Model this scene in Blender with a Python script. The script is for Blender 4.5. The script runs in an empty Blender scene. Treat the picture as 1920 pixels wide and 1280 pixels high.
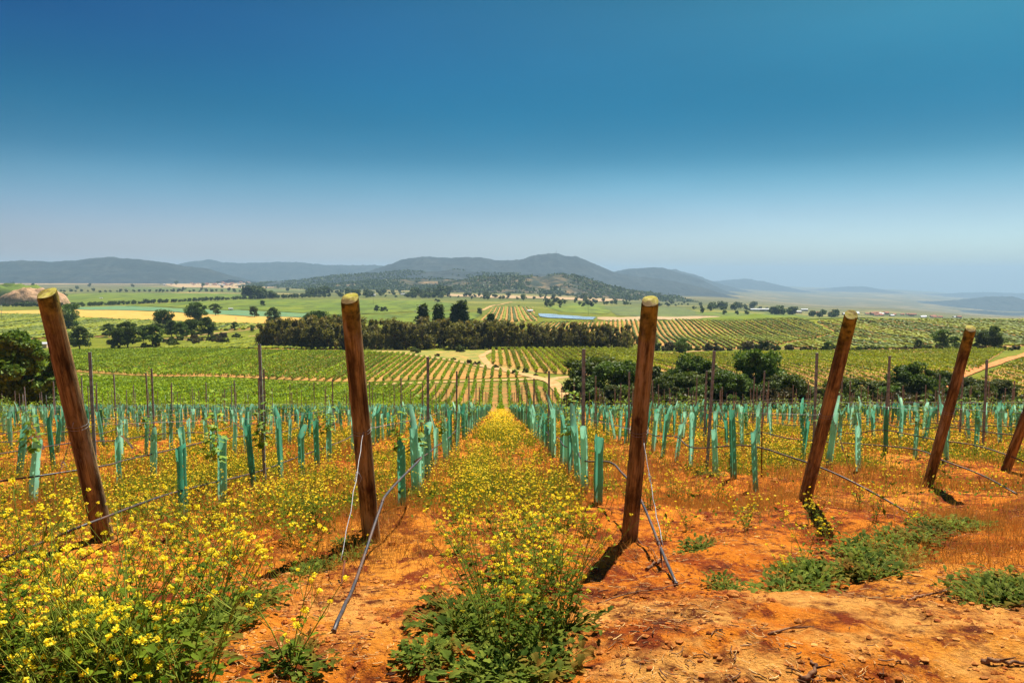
import bpy, math, random
import numpy as np
from mathutils import Vector, Matrix
random.seed(7); rng = np.random.default_rng(7)
PI = math.pi; R = math.radians
C = bpy.context.scene.collection
S = bpy.context.scene

# ------------------------------------------------------------------ camera
F = 1440.0                     # focal length in photo pixels (1920 wide)
HY = 515.0                     # photo row of the true horizon
PITCH = math.atan((640-HY)/F)
cam = bpy.data.cameras.new('camera'); camo = bpy.data.objects.new('camera', cam); C.objects.link(camo)
cam.sensor_width = 36; cam.lens = 36*F/1920; cam.clip_start = 0.05; cam.clip_end = 60000
camo.location = (0, 0, 0); camo.rotation_euler = (PI/2-PITCH, 0, 0)
S.camera = camo
# ------------------------------------------------------------------ light
SUN_EL, SUN_AZ = R(60), R(30)   # azimuth measured from +Y towards +X
w = bpy.data.worlds.new("World"); S.world = w; w.use_nodes = True
nt = w.node_tree; nt.nodes.clear()
def wn(t, **k):
    n = nt.nodes.new(t)
    for a, b in k.items(): setattr(n, a, b)
    return n
sky = wn('ShaderNodeTexSky', sky_type='NISHITA'); sky.sun_disc = False
sky.sun_elevation = SUN_EL; sky.sun_rotation = SUN_AZ
tc = wn('ShaderNodeTexCoord'); sep = wn('ShaderNodeSeparateXYZ')
nt.links.new(tc.outputs['Generated'], sep.inputs[0])
# tint of the air by height above the horizon, on the left (L) and the paler right (R) of the view
SKY_L = [(0.0, (0.3502, 0.3543, 0.4754)), (0.04, (0.3412, 0.3545, 0.4777)), (0.075, (0.229, 0.3006, 0.4071)), (0.11, (0.1463, 0.2905, 0.3651)), (0.145, (0.0413, 0.1835, 0.2616)), (0.2, (0.0016, 0.1513, 0.2203)), (0.26, (0.0, 0.1123, 0.221)), (0.32, (0.0, 0.0887, 0.2067)), (0.5, (0.0002, 0.1121, 0.169)), (1.0, (0.0003, 0.0841, 0.1229))]
SKY_R = [(0.0, (0.3655, 0.4964, 0.6315)), (0.04, (0.3635, 0.491, 0.6207)), (0.075, (0.2729, 0.3731, 0.4618)), (0.11, (0.1426, 0.2987, 0.3629)), (0.145, (0.044, 0.1878, 0.2463)), (0.2, (0.0113, 0.1617, 0.225)), (0.26, (0.0392, 0.2239, 0.2594)), (0.32, (0.0644, 0.2599, 0.2611)), (0.5, (0.0325, 0.1681, 0.2011)), (1.0, (0.0108, 0.108, 0.134))]
def skyramp(stops):
    rp = wn('ShaderNodeValToRGB'); nt.links.new(sep.outputs[2], rp.inputs[0]); el = rp.color_ramp.elements; rp.color_ramp.interpolation = 'B_SPLINE'
    for i, (p, c) in enumerate(stops):
        e = el[i] if i < 2 else el.new(p)
        e.position = p; e.color = (*c, 1)
    return rp
rl, rr = skyramp(SKY_L), skyramp(SKY_R)
rx = wn('ShaderNodeMapRange'); rx.inputs[1].default_value = -0.54; rx.inputs[2].default_value = 0.54
nt.links.new(sep.outputs[0], rx.inputs[0])
side = wn('ShaderNodeMix', data_type='RGBA'); nt.links.new(rx.outputs[0], side.inputs[0])
nt.links.new(rl.outputs[0], side.inputs[6]); nt.links.new(rr.outputs[0], side.inputs[7])
m1 = wn('ShaderNodeMix', data_type='RGBA', blend_type='MULTIPLY'); m1.inputs[0].default_value = 1
m2 = m1
nt.links.new(sky.outputs[0], m1.inputs[6]); nt.links.new(side.outputs[2], m1.inputs[7])
# faint uneven veil of high haze
nz = wn('ShaderNodeTexNoise'); nz.inputs['Scale'].default_value = 2.2; nz.inputs['Detail'].default_value = 5
mpz = wn('ShaderNodeMapping'); mpz.inputs['Scale'].default_value = (1, 1, 3.5); mpz.inputs['Rotation'].default_value = (0, .5, 0)
nt.links.new(tc.outputs['Generated'], mpz.inputs[0]); nt.links.new(mpz.outputs[0], nz.inputs[0])
mrz = wn('ShaderNodeMapRange'); mrz.inputs[1].default_value = .3; mrz.inputs[2].default_value = .7; mrz.inputs[3].default_value = .93; mrz.inputs[4].default_value = 1.07
nt.links.new(nz.outputs[0], mrz.inputs[0])
m3 = wn('ShaderNodeMix', data_type='RGBA', blend_type='MULTIPLY'); m3.inputs[0].default_value = 1
nt.links.new(m1.outputs[2], m3.inputs[6]); nt.links.new(mrz.outputs[0], m3.inputs[7])
bg = wn('ShaderNodeBackground'); bg.inputs[1].default_value = 0.12
nt.links.new(m3.outputs[2], bg.inputs[0])
wo = wn('ShaderNodeOutputWorld'); nt.links.new(bg.outputs[0], wo.inputs[0])
sl = bpy.data.lights.new('sun', 'SUN'); sl.energy = 5.0; sl.angle = R(0.5); sl.color = (1.0, 0.95, 0.86)
so = bpy.data.objects.new('sun', sl); C.objects.link(so)
sd = Vector((math.sin(SUN_AZ)*math.cos(SUN_EL), math.cos(SUN_AZ)*math.cos(SUN_EL), math.sin(SUN_EL)))
so.rotation_euler = (-sd).to_track_quat('-Z', 'Y').to_euler(); so.location = sd*50
S.view_settings.view_transform = 'Standard'; S.view_settings.look = 'None'
S.view_settings.exposure = 0.95; S.view_settings.gamma = 1
S.render.engine = 'CYCLES'
S.cycles.max_bounces = 6; S.cycles.transparent_max_bounces = 6; S.cycles.volume_bounces = 0

# ------------------------------------------------------------------ terrain
def vn(x, y, seed=0):
    x = np.asarray(x, float); y = np.asarray(y, float)
    xi = np.floor(x); yi = np.floor(y); fx = x-xi; fy = y-yi
    fx = fx*fx*(3-2*fx); fy = fy*fy*(3-2*fy)
    def h(a, b):
        v = np.sin(a*127.1+b*311.7+seed*74.7)*43758.5453
        return v-np.floor(v)
    return (h(xi, yi)*(1-fx)+h(xi+1, yi)*fx)*(1-fy)+(h(xi, yi+1)*(1-fx)+h(xi+1, yi+1)*fx)*fy
def fbm(x, y, seed=0, o=4):
    s = 0; a = 1; t = 0
    for k in range(o):
        s = s+a*vn(x*2**k, y*2**k, seed+k*13); t += a; a *= .5
    return s/t
PXC = np.array([0, 320, 640, 960, 1280, 1600, 1920.]); UC = (PXC-960)/F
TAB = [(110, [770, 772, 776, 780, 786, 786, 786]),
       (150, [748, 752, 762, 774, 784, 782, 778]),
       (190, [725, 728, 742, 757, 764, 748, 738]),
       (230, [701, 711, 721, 716, 704, 702, 692]),
       (330, [667, 664, 665, 668, 668, 663, 657]),
       (400, [651, 651, 653, 652, 651, 650, 646]),
       (500, [632, 632, 632, 630, 630, 624, 620]),
       (620, [617, 617, 615, 612, 603, 597, 598]),
       (720, [606, 606, 605, 603, 604, 603, 607]),
       (1000, [586, 586, 586, 588, 596, 606, 612]),
       (1500, [564, 565, 567, 570, 583, 597, 605]),
       (2500, [548, 549, 552, 556, 572, 588, 600]),
       (4000, [537, 538, 541, 545, 562, 578, 595]),
       (8000, [526, 527, 530, 535, 550, 570, 590]),
       (20000, [520, 520, 522, 525, 535, 545, 560])]
def p2z(py, Y):                # height of a photo row at forward distance Y
    v = -(py-640)/F
    return Y*(-math.sin(PITCH)+v*math.cos(PITCH))/(math.cos(PITCH)+v*math.sin(PITCH))
YN = [-400, -20, 0, 1.5, 3, 5, 8, 15, 30, 60, 80]
ZN = [-3.0, -1.65, -1.6, -1.58, -1.62, -2.02, -2.57, -3.70, -6.12, -11.13, -14.47]
ZT = [[z]*7 for z in ZN]
for Y, row in TAB:
    YN.append(Y); ZT.append([p2z(p, Y) for p in row])
YN = np.array(YN, float); ZT = np.array(ZT)
def slopes():
    h = np.diff(YN)[:, None]; d = np.diff(ZT, axis=0)/h
    m = np.zeros_like(ZT); m[0] = d[0]; m[-1] = d[-1]
    s = d[:-1]*d[1:] > 0
    hm = np.where(s, 2*d[:-1]*d[1:]/np.where(s, d[:-1]+d[1:], 1), 0)
    m[1:-1] = hm
    return m
ZM = slopes()
ROWX = 0.0153                   # rows drift left as they run away
XROW = [-1.085+2.17*k for k in range(-40, 42)]
def lat(x, y): return x+ROWX*y+0.0     # lateral position across the young rows
def zt(x, y, fine=True):
    x = np.asarray(x, float); y = np.asarray(y, float)
    x, y = np.broadcast_arrays(x, y)
    yc = np.clip(y, YN[0], YN[-1]-1)
    i = np.clip(np.searchsorted(YN, yc)-1, 0, len(YN)-2)
    h = YN[i+1]-YN[i]; t = (yc-YN[i])/h
    u = np.clip(x/np.maximum(y, 1.0), UC[0], UC[-1]-1e-6)
    j = np.clip(((u-UC[0])/(UC[1]-UC[0])).astype(int), 0, 5)
    s = (u-UC[j])/(UC[j+1]-UC[j]); s = s*s*(3-2*s)
    def col(jj):
        a, b = ZT[i, jj], ZT[i+1, jj]; ma, mb = ZM[i, jj]*h, ZM[i+1, jj]*h
        t2 = t*t; t3 = t2*t
        return (2*t3-3*t2+1)*a+(t3-2*t2+t)*ma+(-2*t3+3*t2)*b+(t3-t2)*mb
    z = col(j)*(1-s)+col(j+1)*s
    z = z+0.022*np.clip(x, 0, 10)*np.exp(-np.clip(y-8, 0, 1e3)/25)*np.clip(y/6, 0, 1)
    # quiet undulation of the wider land
    z = z+np.where(y > 90, (fbm(x/60., y/60., 5, 3)-.5)*np.clip((y-90)/400, 0, 1)*3.0, 0)
    if fine:
        near = np.exp(-(np.clip(np.hypot(x, y)-6, 0, 1e5)/14)**2)
        far = np.exp(-(np.clip(np.hypot(x, y)-30, 0, 1e5)/40)**2)
        f = (fbm(x*.9, y*.9, 21, 3)-.5)*.16*far
        f = f+near*((fbm(x*3.1, y*3.1, 31, 3)-.5)*.085+(fbm(x*11, y*11, 41, 3)-.5)*.035)
        # low berm under every planted row
        d = np.abs(((lat(x, y)+1.085+2.17*50) % 2.17)); d = np.minimum(d, 2.17-d)
        f = f+0.05*np.exp(-(d/.3)**2)*np.clip((y-5.5)/2.5, 0, 1)*far
        z = z+np.where(y > 95, 0, f)
    return z
def Zt(x, y): return float(zt(x, y))
def ray(px, py):
    u = (px-960)/F; v = -(py-640)/F
    d = np.array([u, math.cos(PITCH)+v*math.sin(PITCH), -math.sin(PITCH)+v*math.cos(PITCH)])
    return d/d[1]
def P(px, py, Y): return ray(px, py)*Y
YS = np.geomspace(1.5, 15000, 4000)
def hit(px, py):               # where the view ray of a photo pixel meets the land
    d = ray(px, py)
    g = d[2]*YS-zt(d[0]*YS, YS, False)
    k = np.nonzero(g < 0)[0]
    Y = YS[k[0]] if len(k) else 12000
    return d*Y
def H(px, py):
    p = hit(px, py); return (float(p[0]), float(p[1]), Zt(p[0], p[1]))

# ------------------------------------------------------------------ mesh building
class MB:
    def __init__(s): s.v = []; s.f = []; s.n = 0; s.sm = []
    def add(s, V, Fq, mi=0, smooth=False):
        V = np.asarray(V, float).reshape(-1, 3); Fq = np.asarray(Fq, int)
        if Fq.ndim == 1: Fq = Fq[None]
        s.v.append(V); s.f.append((Fq+s.n, mi, smooth)); s.n += len(V)
    def mesh(s, name, mats):
        me = bpy.data.meshes.new(name)
        V = np.concatenate(s.v) if s.v else np.zeros((0, 3))
        me.vertices.add(len(V)); me.vertices.foreach_set('co', V.ravel().astype(np.float32))
        nl = sum(f.size for f, _, _ in s.f); nf = sum(len(f) for f, _, _ in s.f)
        me.loops.add(nl); me.polygons.add(nf)
        li = np.concatenate([f.ravel() for f, _, _ in s.f])
        cnt = np.concatenate([np.full(len(f), f.shape[1]) for f, _, _ in s.f])
        me.loops.foreach_set('vertex_index', li.astype(np.int32))
        me.polygons.foreach_set('loop_start', (np.cumsum(cnt)-cnt).astype(np.int32))
        me.polygons.foreach_set('loop_total', cnt.astype(np.int32))
        me.polygons.foreach_set('material_index', np.concatenate([np.full(len(f), m) for f, m, _ in s.f]).astype(np.int32))
        me.polygons.foreach_set('use_smooth', np.concatenate([np.full(len(f), sm) for f, _, sm in s.f]))
        for m in mats if isinstance(mats, (list, tuple)) else [mats]: me.materials.append(m)
        me.update(calc_edges=True); me.validate(verbose=False)
        return me
def link(name, me, parent=None, loc=None, rot=None, scale=None):
    o = bpy.data.objects.new(name, me); C.objects.link(o)
    if parent: o.parent = parent
    if loc is not None: o.location = loc
    if rot is not None: o.rotation_euler = rot
    if scale is not None: o.scale = scale if hasattr(scale, '__len__') else (scale,)*3
    return o
def tag(o, label, cat, group=None, kind=None):
    if label: o['label'] = label
    if cat: o['category'] = cat
    if group: o['group'] = group
    if kind: o['kind'] = kind
    return o
ONES = 'zero first second third fourth fifth sixth seventh eighth ninth tenth eleventh twelfth thirteenth fourteenth fifteenth sixteenth seventeenth eighteenth nineteenth'.split()
TENS = {2: 'twent', 3: 'thirt', 4: 'fort', 5: 'fift', 6: 'sixt', 7: 'sevent', 8: 'eight', 9: 'ninet'}
def ordw(n):
    if n < 20: return ONES[n]
    if n >= 100: return 'hundredth' if n == 100 else 'hundred and '+ordw(n-100)
    return TENS[n//10]+('ieth' if n % 10 == 0 else 'y-'+ONES[n % 10])
def rowname(k): return ordw(1-k)+' row left of the flower path' if k < 1 else ordw(k)+' row right of the flower path'
def struct(o): o['kind'] = 'structure'; return o

def tube(mb, pts, rad, sides=6, mi=0, cap=True, smooth=True):
    P_ = np.asarray(pts, float); n = len(P_)
    rad = np.broadcast_to(np.asarray(rad, float), (n,))
    T = np.gradient(P_, axis=0); T /= np.linalg.norm(T, axis=1)[:, None]+1e-12
    a = np.cross(T[0], [0.1, 0.3, 1.0]); a /= np.linalg.norm(a)+1e-12
    N = np.zeros_like(P_)
    for i in range(n):
        a = a-T[i]*np.dot(a, T[i]); a /= np.linalg.norm(a)+1e-12; N[i] = a
    B = np.cross(T, N)
    th = np.arange(sides)*2*PI/sides
    V = P_[:, None]+rad[:, None, None]*(np.cos(th)[None, :, None]*N[:, None]+np.sin(th)[None, :, None]*B[:, None])
    i, j = np.meshgrid(np.arange(n-1), np.arange(sides), indexing='ij'); j2 = (j+1) % sides
    Q = np.stack([i*sides+j, i*sides+j2, (i+1)*sides+j2, (i+1)*sides+j], -1).reshape(-1, 4)
    mb.add(V.reshape(-1, 3), Q, mi, smooth)
    if cap:
        base = mb.n-n*sides
        mb.f.append((np.array([[base+(n-1)*sides+k for k in range(sides)]]), mi, False))
        mb.f.append((np.array([[base+k for k in range(sides)][::-1]]), mi, False))
def rand_dirs(n, r=rng):
    d = r.normal(size=(n, 3)); return d/np.linalg.norm(d, axis=1)[:, None]
def cards(mb, cen, size, mi=0, elong=1.4, r=rng, flat=0.0, tri=False):
    """small leaf-shaped faces scattered at cen"""
    n = len(cen); size = np.broadcast_to(size, (n,))[:, None]
    nrm = rand_dirs(n, r); nrm[:, 2] = nrm[:, 2]+flat*np.sign(nrm[:, 2]+1e-9); nrm /= np.linalg.norm(nrm, axis=1)[:, None]
    a = np.cross(nrm, rand_dirs(n, r)); a /= np.linalg.norm(a, axis=1)[:, None]+1e-9
    b = np.cross(nrm, a)
    a = a*size*elong*.5; b = b*size*.5
    if tri:
        V = np.stack([cen-a, cen+b, cen+a], 1); Q = np.arange(3*n).reshape(n, 3)
    else:
        V = np.stack([cen-a, cen-b*.9+a*.1, cen+a, cen+b*.9+a*.1], 1); Q = np.arange(4*n).reshape(n, 4)
    mb.add(V.reshape(-1, 3), Q, mi, False)

# ------------------------------------------------------------------ materials
def nm(name):
    m = bpy.data.materials.new(name); m.use_nodes = True
    t = m.node_tree; t.nodes.clear(); return m, t
def N(t, typ, **k):
    n = t.nodes.new(typ)
    for a, b in k.items():
        if a[0] == 'i' and a[1:].isdigit(): n.inputs[int(a[1:])].default_value = b
        else: setattr(n, a, b)
    return n
def col4(c): return (*c, 1)
def mixc(t, f, a, b, blend='MIX'):
    n = N(t, 'ShaderNodeMix', data_type='RGBA', blend_type=blend)
    for k, v in ((0, f), (6, a), (7, b)):
        if hasattr(v, 'is_output'): t.links.new(v, n.inputs[k])
        elif k == 0: n.inputs[0].default_value = v
        else: n.inputs[k].default_value = col4(v)
    return n.outputs[2]
def rampf(t, src, a, b):
    n = N(t, 'ShaderNodeMapRange'); n.inputs[1].default_value = a; n.inputs[2].default_value = b
    t.links.new(src, n.inputs[0]); return n.outputs[0]
def noise(t, co, scale, detail=4, rough=.55, vec=(1, 1, 1)):
    mp = N(t, 'ShaderNodeMapping'); mp.inputs['Scale'].default_value = vec; t.links.new(co, mp.inputs[0])
    n = N(t, 'ShaderNodeTexNoise'); n.inputs['Scale'].default_value = scale; n.inputs['Detail'].default_value = detail
    n.inputs['Roughness'].default_value = rough; t.links.new(mp.outputs[0], n.inputs['Vector']); return n.outputs[0]
def finish(t, colr, rough=.8, bump=None, bstr=.5, bdist=.02, transl=0, spec=.3, tcol=None):
    b = N(t, 'ShaderNodeBsdfPrincipled'); b.inputs['Roughness'].default_value = rough
    b.inputs['Specular IOR Level'].default_value = spec
    if hasattr(colr, 'is_output'): t.links.new(colr, b.inputs['Base Color'])
    else: b.inputs['Base Color'].default_value = col4(colr)
    if bump is not None:
        bn = N(t, 'ShaderNodeBump'); bn.inputs['Strength'].default_value = bstr; bn.inputs['Distance'].default_value = bdist
        t.links.new(bump, bn.inputs['Height']); t.links.new(bn.outputs[0], b.inputs['Normal'])
    out = N(t, 'ShaderNodeOutputMaterial'); sh = b.outputs[0]
    if transl:
        tr = N(t, 'ShaderNodeBsdfTranslucent'); c2 = tcol if tcol is not None else colr
        if hasattr(c2, 'is_output'): t.links.new(c2, tr.inputs[0])
        else: tr.inputs[0].default_value = col4(c2)
        mx = N(t, 'ShaderNodeMixShader'); mx.inputs[0].default_value = transl
        t.links.new(sh, mx.inputs[1]); t.links.new(tr.outputs[0], mx.inputs[2]); sh = mx.outputs[0]
    t.links.new(sh, out.inputs[0])
def leafmat(name, c1, c2, c3=None, transl=.35, rough=.6, spec=.25):
    m, t = nm(name)
    g = N(t, 'ShaderNodeNewGeometry'); oi = N(t, 'ShaderNodeObjectInfo')
    c = mixc(t, g.outputs['Random Per Island'], c1, c2)
    if c3 is not None:
        tcn = N(t, 'ShaderNodeTexCoord')
        c = mixc(t, rampf(t, noise(t, tcn.outputs['Object'], 2.2, 2), .5, .7), c, c3)
    v = N(t, 'ShaderNodeMapRange'); v.inputs[3].default_value = .75; v.inputs[4].default_value = 1.25
    t.links.new(oi.outputs['Random'], v.inputs[0])
    hs = N(t, 'ShaderNodeHueSaturation'); t.links.new(v.outputs[0], hs.inputs['Value']); t.links.new(c, hs.inputs['Color'])
    finish(t, hs.outputs[0], rough, transl=transl, spec=spec); return m
def mottled(name, cols, scales, rough=.85, bump=None, transl=0, spec=.2, coord='Object', vec=(1, 1, 1)):
    """cols[0] broken up by the other colours, each with a noise of its own scale"""
    m, t = nm(name); tcn = N(t, 'ShaderNodeTexCoord'); co = tcn.outputs[coord]
    c = None
    for k in range(1, len(cols)):
        f = rampf(t, noise(t, co, scales[k-1], 5, .6, vec), .42, .62)
        c = mixc(t, f, c if c is not None else cols[0], cols[k])
    b = None
    if bump: b = noise(t, co, bump[0], 5, .65, vec)
    finish(t, c, rough, b, bump[1] if bump else 0, bump[2] if bump else .02, transl, spec); return m

M = {}
# soil and land: colour of the land itself comes from the 'land' attribute, broken up by noises
m, t = nm('soil'); M['ground'] = m
tcn = N(t, 'ShaderNodeTexCoord'); co = tcn.outputs['Object']
at = N(t, 'ShaderNodeAttribute', attribute_name='land'); an = N(t, 'ShaderNodeAttribute', attribute_name='near')
big = rampf(t, noise(t, co, .55, 5, .62), .44, .60)
mid = rampf(t, noise(t, co, 2.6, 6, .66), .46, .62)
fin = rampf(t, noise(t, co, 22, 5, .7), .38, .66)
c = mixc(t, mid, (0.76, 0.225, 0.014), (0.42, 0.078, 0.005))
c = mixc(t, big, c, (0.82, 0.31, 0.032))
asn = N(t, 'ShaderNodeAttribute', attribute_name='sand')
sa = N(t, 'ShaderNodeMath', operation='MULTIPLY'); t.links.new(asn.outputs['Fac'], sa.inputs[0]); t.links.new(rampf(t, noise(t, co, 1.9, 6, .65), .46, .58), sa.inputs[1])
c = mixc(t, rampf(t, noise(t, co, 3.7, 8, .8, (1, .55, 1)), .50, .56), c, (0.25, 0.042, 0.006))
c = mixc(t, sa.outputs[0], c, (0.84, 0.39, 0.085))
dk = N(t, 'ShaderNodeMath', operation='MULTIPLY'); t.links.new(rampf(t, noise(t, co, 1.3, 7, .75), .45, .54), dk.inputs[0]); t.links.new(rampf(t, noise(t, co, 8, 5, .7), .45, .6), dk.inputs[1])
c = mixc(t, dk.outputs[0], c, (0.13, 0.026, 0.006))
c = mixc(t, fin, c, mixc(t, 1.0, c, (0.72, 0.64, 0.55), 'MULTIPLY'))
vo = N(t, 'ShaderNodeTexVoronoi'); vo.inputs['Scale'].default_value = 55; t.links.new(co, vo.inputs['Vector'])
peb = rampf(t, vo.outputs['Distance'], .16, .10)
pm = N(t, 'ShaderNodeMath', operation='MULTIPLY'); t.links.new(peb, pm.inputs[0]); t.links.new(rampf(t, noise(t, co, 5, 3), .5, .62), pm.inputs[1])
c = mixc(t, pm.outputs[0], c, (0.85, 0.50, 0.22))
lm = mixc(t, rampf(t, noise(t, co, .05, 6, .6), .35, .65), at.outputs['Color'], mixc(t, 1.0, at.outputs['Color'], (0.55, 0.62, 0.6), 'MULTIPLY'))
lm = mixc(t, rampf(t, noise(t, co, .25, 5, .7), .5, .68), lm, mixc(t, 1.0, at.outputs['Color'], (1.5, 1.15, 0.9), 'MULTIPLY'))
c = mixc(t, an.outputs['Fac'], lm, c)
bs = N(t, 'ShaderNodeMath', operation='ADD')
t.links.new(noise(t, co, 9, 8, .72), bs.inputs[0]); t.links.new(noise(t, co, 45, 5, .7), bs.inputs[1])
finish(t, c, .95, bs.outputs[0], 1.0, .04, spec=.1)

M['wood'] = None
m, t = nm('post_wood'); M['wood'] = m
tcn = N(t, 'ShaderNodeTexCoord'); co = tcn.outputs['Object']; oi = N(t, 'ShaderNodeObjectInfo')
ad = N(t, 'ShaderNodeVectorMath', operation='ADD'); t.links.new(co, ad.inputs[0])
ml = N(t, 'ShaderNodeVectorMath', operation='SCALE'); t.links.new(oi.outputs['Location'], ml.inputs[0]); ml.inputs['Scale'].default_value = 3.1
t.links.new(ml.outputs[0], ad.inputs[1]); co = ad.outputs[0]
g1 = noise(t, co, 9, 7, .65, (2.2, 2.2, .22)); g2 = noise(t, co, 30, 6, .7, (2.5, 2.5, .10))
c = mixc(t, rampf(t, g1, .38, .62), (0.085, 0.050, 0.019), (0.38, 0.240, 0.095))
c = mixc(t, rampf(t, g2, .5, .66), c, (0.045, 0.020, 0.009))
kn = noise(t, co, 3.2, 3, .5, (1.5, 1.5, 1.1)); c = mixc(t, rampf(t, kn, .62, .70), c, (0.05, 0.018, 0.008))
c = mixc(t, rampf(t, noise(t, co, 5, 6, .7, (1.4, 1.4, .7)), .50, .64), c, mixc(t, 1.0, c, (.42, .42, .45), 'MULTIPLY'))
c = mixc(t, rampf(t, noise(t, co, 4, 6, .7, (1.6, 1.6, .35)), .54, .68), c, (0.34, 0.25, 0.15))
sx = N(t, 'ShaderNodeSeparateXYZ'); t.links.new(tcn.outputs['Object'], sx.inputs[0])
mz = N(t, 'ShaderNodeMath', operation='ADD'); t.links.new(sx.outputs[2], mz.inputs[0])
mk = N(t, 'ShaderNodeMath', operation='MULTIPLY'); mk.inputs[1].default_value = .5; t.links.new(noise(t, co, 6, 5, .6), mk.inputs[0]); t.links.new(mk.outputs[0], mz.inputs[1])
c = mixc(t, rampf(t, mz.outputs[0], 2.15, 2.42), c, mixc(t, rampf(t, noise(t, co, 16, 5), .4, .62), (0.30, 0.22, 0.035), (0.055, 0.050, 0.010)))
finish(t, c, .85, g2, 1.0, .010, spec=.15)
M['wood_cut'] = mottled('cut_wood', [(0.50, 0.44, 0.055), (0.30, 0.26, 0.03), (0.62, 0.50, 0.16), (0.14, 0.08, 0.02)], [14, 30, 7], .8, (40, .5, .004))
M['steel'] = mottled('galvanised_steel', [(0.17, 0.19, 0.20), (0.10, 0.115, 0.12), (0.25, 0.27, 0.28)], [9, 25], .6, spec=.5)
M['rust'] = mottled('rusty_iron', [(0.20, 0.06, 0.025), (0.10, 0.03, 0.015)], [20], .9)
M['wire'] = mottled('zinc_wire', [(0.30, 0.28, 0.28), (0.18, 0.165, 0.16)], [30], .4, spec=.6)
M['hose'] = mottled('black_hose', [(0.022, 0.022, 0.028), (0.05, 0.045, 0.05), (0.12, 0.06, 0.035)], [12, 5], .5, spec=.5)
def tubemat(name, a, b):
    m, t = nm(name)
    tcn = N(t, 'ShaderNodeTexCoord'); co = tcn.outputs['Object']; oi = N(t, 'ShaderNodeObjectInfo')
    c = mixc(t, oi.outputs['Random'], a, b)
    c = mixc(t, rampf(t, noise(t, co, 7, 5, .6, (1, 1, .6)), .45, .75), c, mixc(t, 1.0, c, (0.55, 0.66, 0.62), 'MULTIPLY'))
    sx = N(t, 'ShaderNodeSeparateXYZ'); t.links.new(co, sx.inputs[0])
    f = N(t, 'ShaderNodeMath', operation='MULTIPLY'); t.links.new(rampf(t, sx.outputs[2], .28, 0.0), f.inputs[0]); t.links.new(rampf(t, noise(t, co, 16, 5, .7), .35, .6), f.inputs[1])
    c = mixc(t, f.outputs[0], c, (0.30, 0.17, 0.05))
    finish(t, c, .38, transl=.5, spec=.4); return m
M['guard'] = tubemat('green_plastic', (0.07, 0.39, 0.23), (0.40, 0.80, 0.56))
M['strip'] = mottled('sunlit_flap_white', [(0.75, 0.78, 0.75), (0.6, 0.66, 0.62)], [12], .5)  # white stands in for sunlight on the guard tube flaps
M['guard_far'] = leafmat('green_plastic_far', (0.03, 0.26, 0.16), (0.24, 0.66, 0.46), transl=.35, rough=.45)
M['mleaf'] = leafmat('mustard_leaf', (0.045, 0.095, 0.006), (0.20, 0.27, 0.015), transl=.45, rough=.75, spec=.1)
M['mstem'] = leafmat('mustard_stem', (0.16, 0.24, 0.02), (0.34, 0.38, 0.04), transl=.2)
M['flower'] = leafmat('mustard_flower', (0.82, 0.62, 0.008), (0.94, 0.84, 0.05), transl=.45, rough=.7)
M['flower_gold'] = leafmat('wildflower_gold', (0.82, 0.46, 0.006), (0.97, 0.80, 0.03), transl=.45, rough=.7)
M['weed'] = leafmat('weed_leaf', (0.045, 0.085, 0.008), (0.21, 0.25, 0.03), (0.30, 0.13, 0.02), transl=.4, rough=.8, spec=.08)
M['dry'] = leafmat('dry_grass', (0.48, 0.17, 0.025), (0.66, 0.33, 0.06), (0.30, 0.17, 0.03), transl=.3)
M['straw'] = leafmat('straw', (0.55, 0.28, 0.08), (0.75, 0.48, 0.18), transl=.1)
M['vine'] = leafmat('vine_leaf', (0.13, 0.27, 0.016), (0.34, 0.46, 0.035), transl=.42)
M['vine_old'] = leafmat('vine_row_leaf', (0.09, 0.18, 0.003), (0.36, 0.47, 0.008), transl=.35)
M['vine_yellow'] = leafmat('vine_row_leaf_yellow', (0.12, 0.18, 0.003), (0.42, 0.45, 0.008), transl=.35)  # yellower leaf tone for some of the vine blocks
M['bark'] = mottled('bark', [(0.10, 0.06, 0.035), (0.05, 0.028, 0.016), (0.16, 0.11, 0.07)], [3, 9], .9, (9, .8, .04), vec=(1, 1, .3))
M['tree'] = leafmat('tree_leaf', (0.030, 0.058, 0.006), (0.15, 0.19, 0.016), (0.17, 0.14, 0.018), transl=.25)
M['tree_green'] = leafmat('tree_leaf_green', (0.045, 0.095, 0.009), (0.17, 0.25, 0.022), transl=.28)
M['tree_dark'] = leafmat('tree_leaf_dark', (0.030, 0.055, 0.006), (0.14, 0.19, 0.018), transl=.3)
M['belt'] = leafmat('belt_leaf', (0.055, 0.060, 0.006), (0.30, 0.26, 0.025), (0.26, 0.15, 0.02), transl=.38)
M['bush_brown'] = leafmat('bush_leaf_brown', (0.07, 0.055, 0.015), (0.15, 0.12, 0.03), (0.06, 0.08, 0.02), transl=.2)
M['clod'] = mottled('clod_soil', [(0.46, 0.13, 0.018), (0.22, 0.05, 0.008), (0.70, 0.30, 0.07)], [9, 3], .95, (40, .8, .01))
M['stick'] = mottled('dead_wood', [(0.12, 0.045, 0.02), (0.05, 0.02, 0.012), (0.30, 0.15, 0.07)], [10, 30], .9, (60, .6, .004))
M['track'] = mottled('dirt_track', [(0.46, 0.26, 0.09), (0.34, 0.18, 0.05), (0.54, 0.33, 0.14)], [.25, .6], .95)
M['track_red'] = mottled('red_dirt_track', [(0.52, 0.18, 0.045), (0.38, 0.11, 0.02), (0.58, 0.26, 0.08)], [.3, .8], .95)
M['vsoil'] = mottled('vineyard_soil', [(0.24, 0.13, 0.03), (0.15, 0.15, 0.015), (0.36, 0.16, 0.04)], [.06, .3], .95)
M['vsoil_red'] = mottled('vineyard_soil_orange', [(0.36, 0.175, 0.035), (0.20, 0.145, 0.02), (0.46, 0.23, 0.06)], [.05, .25], .95)
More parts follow.
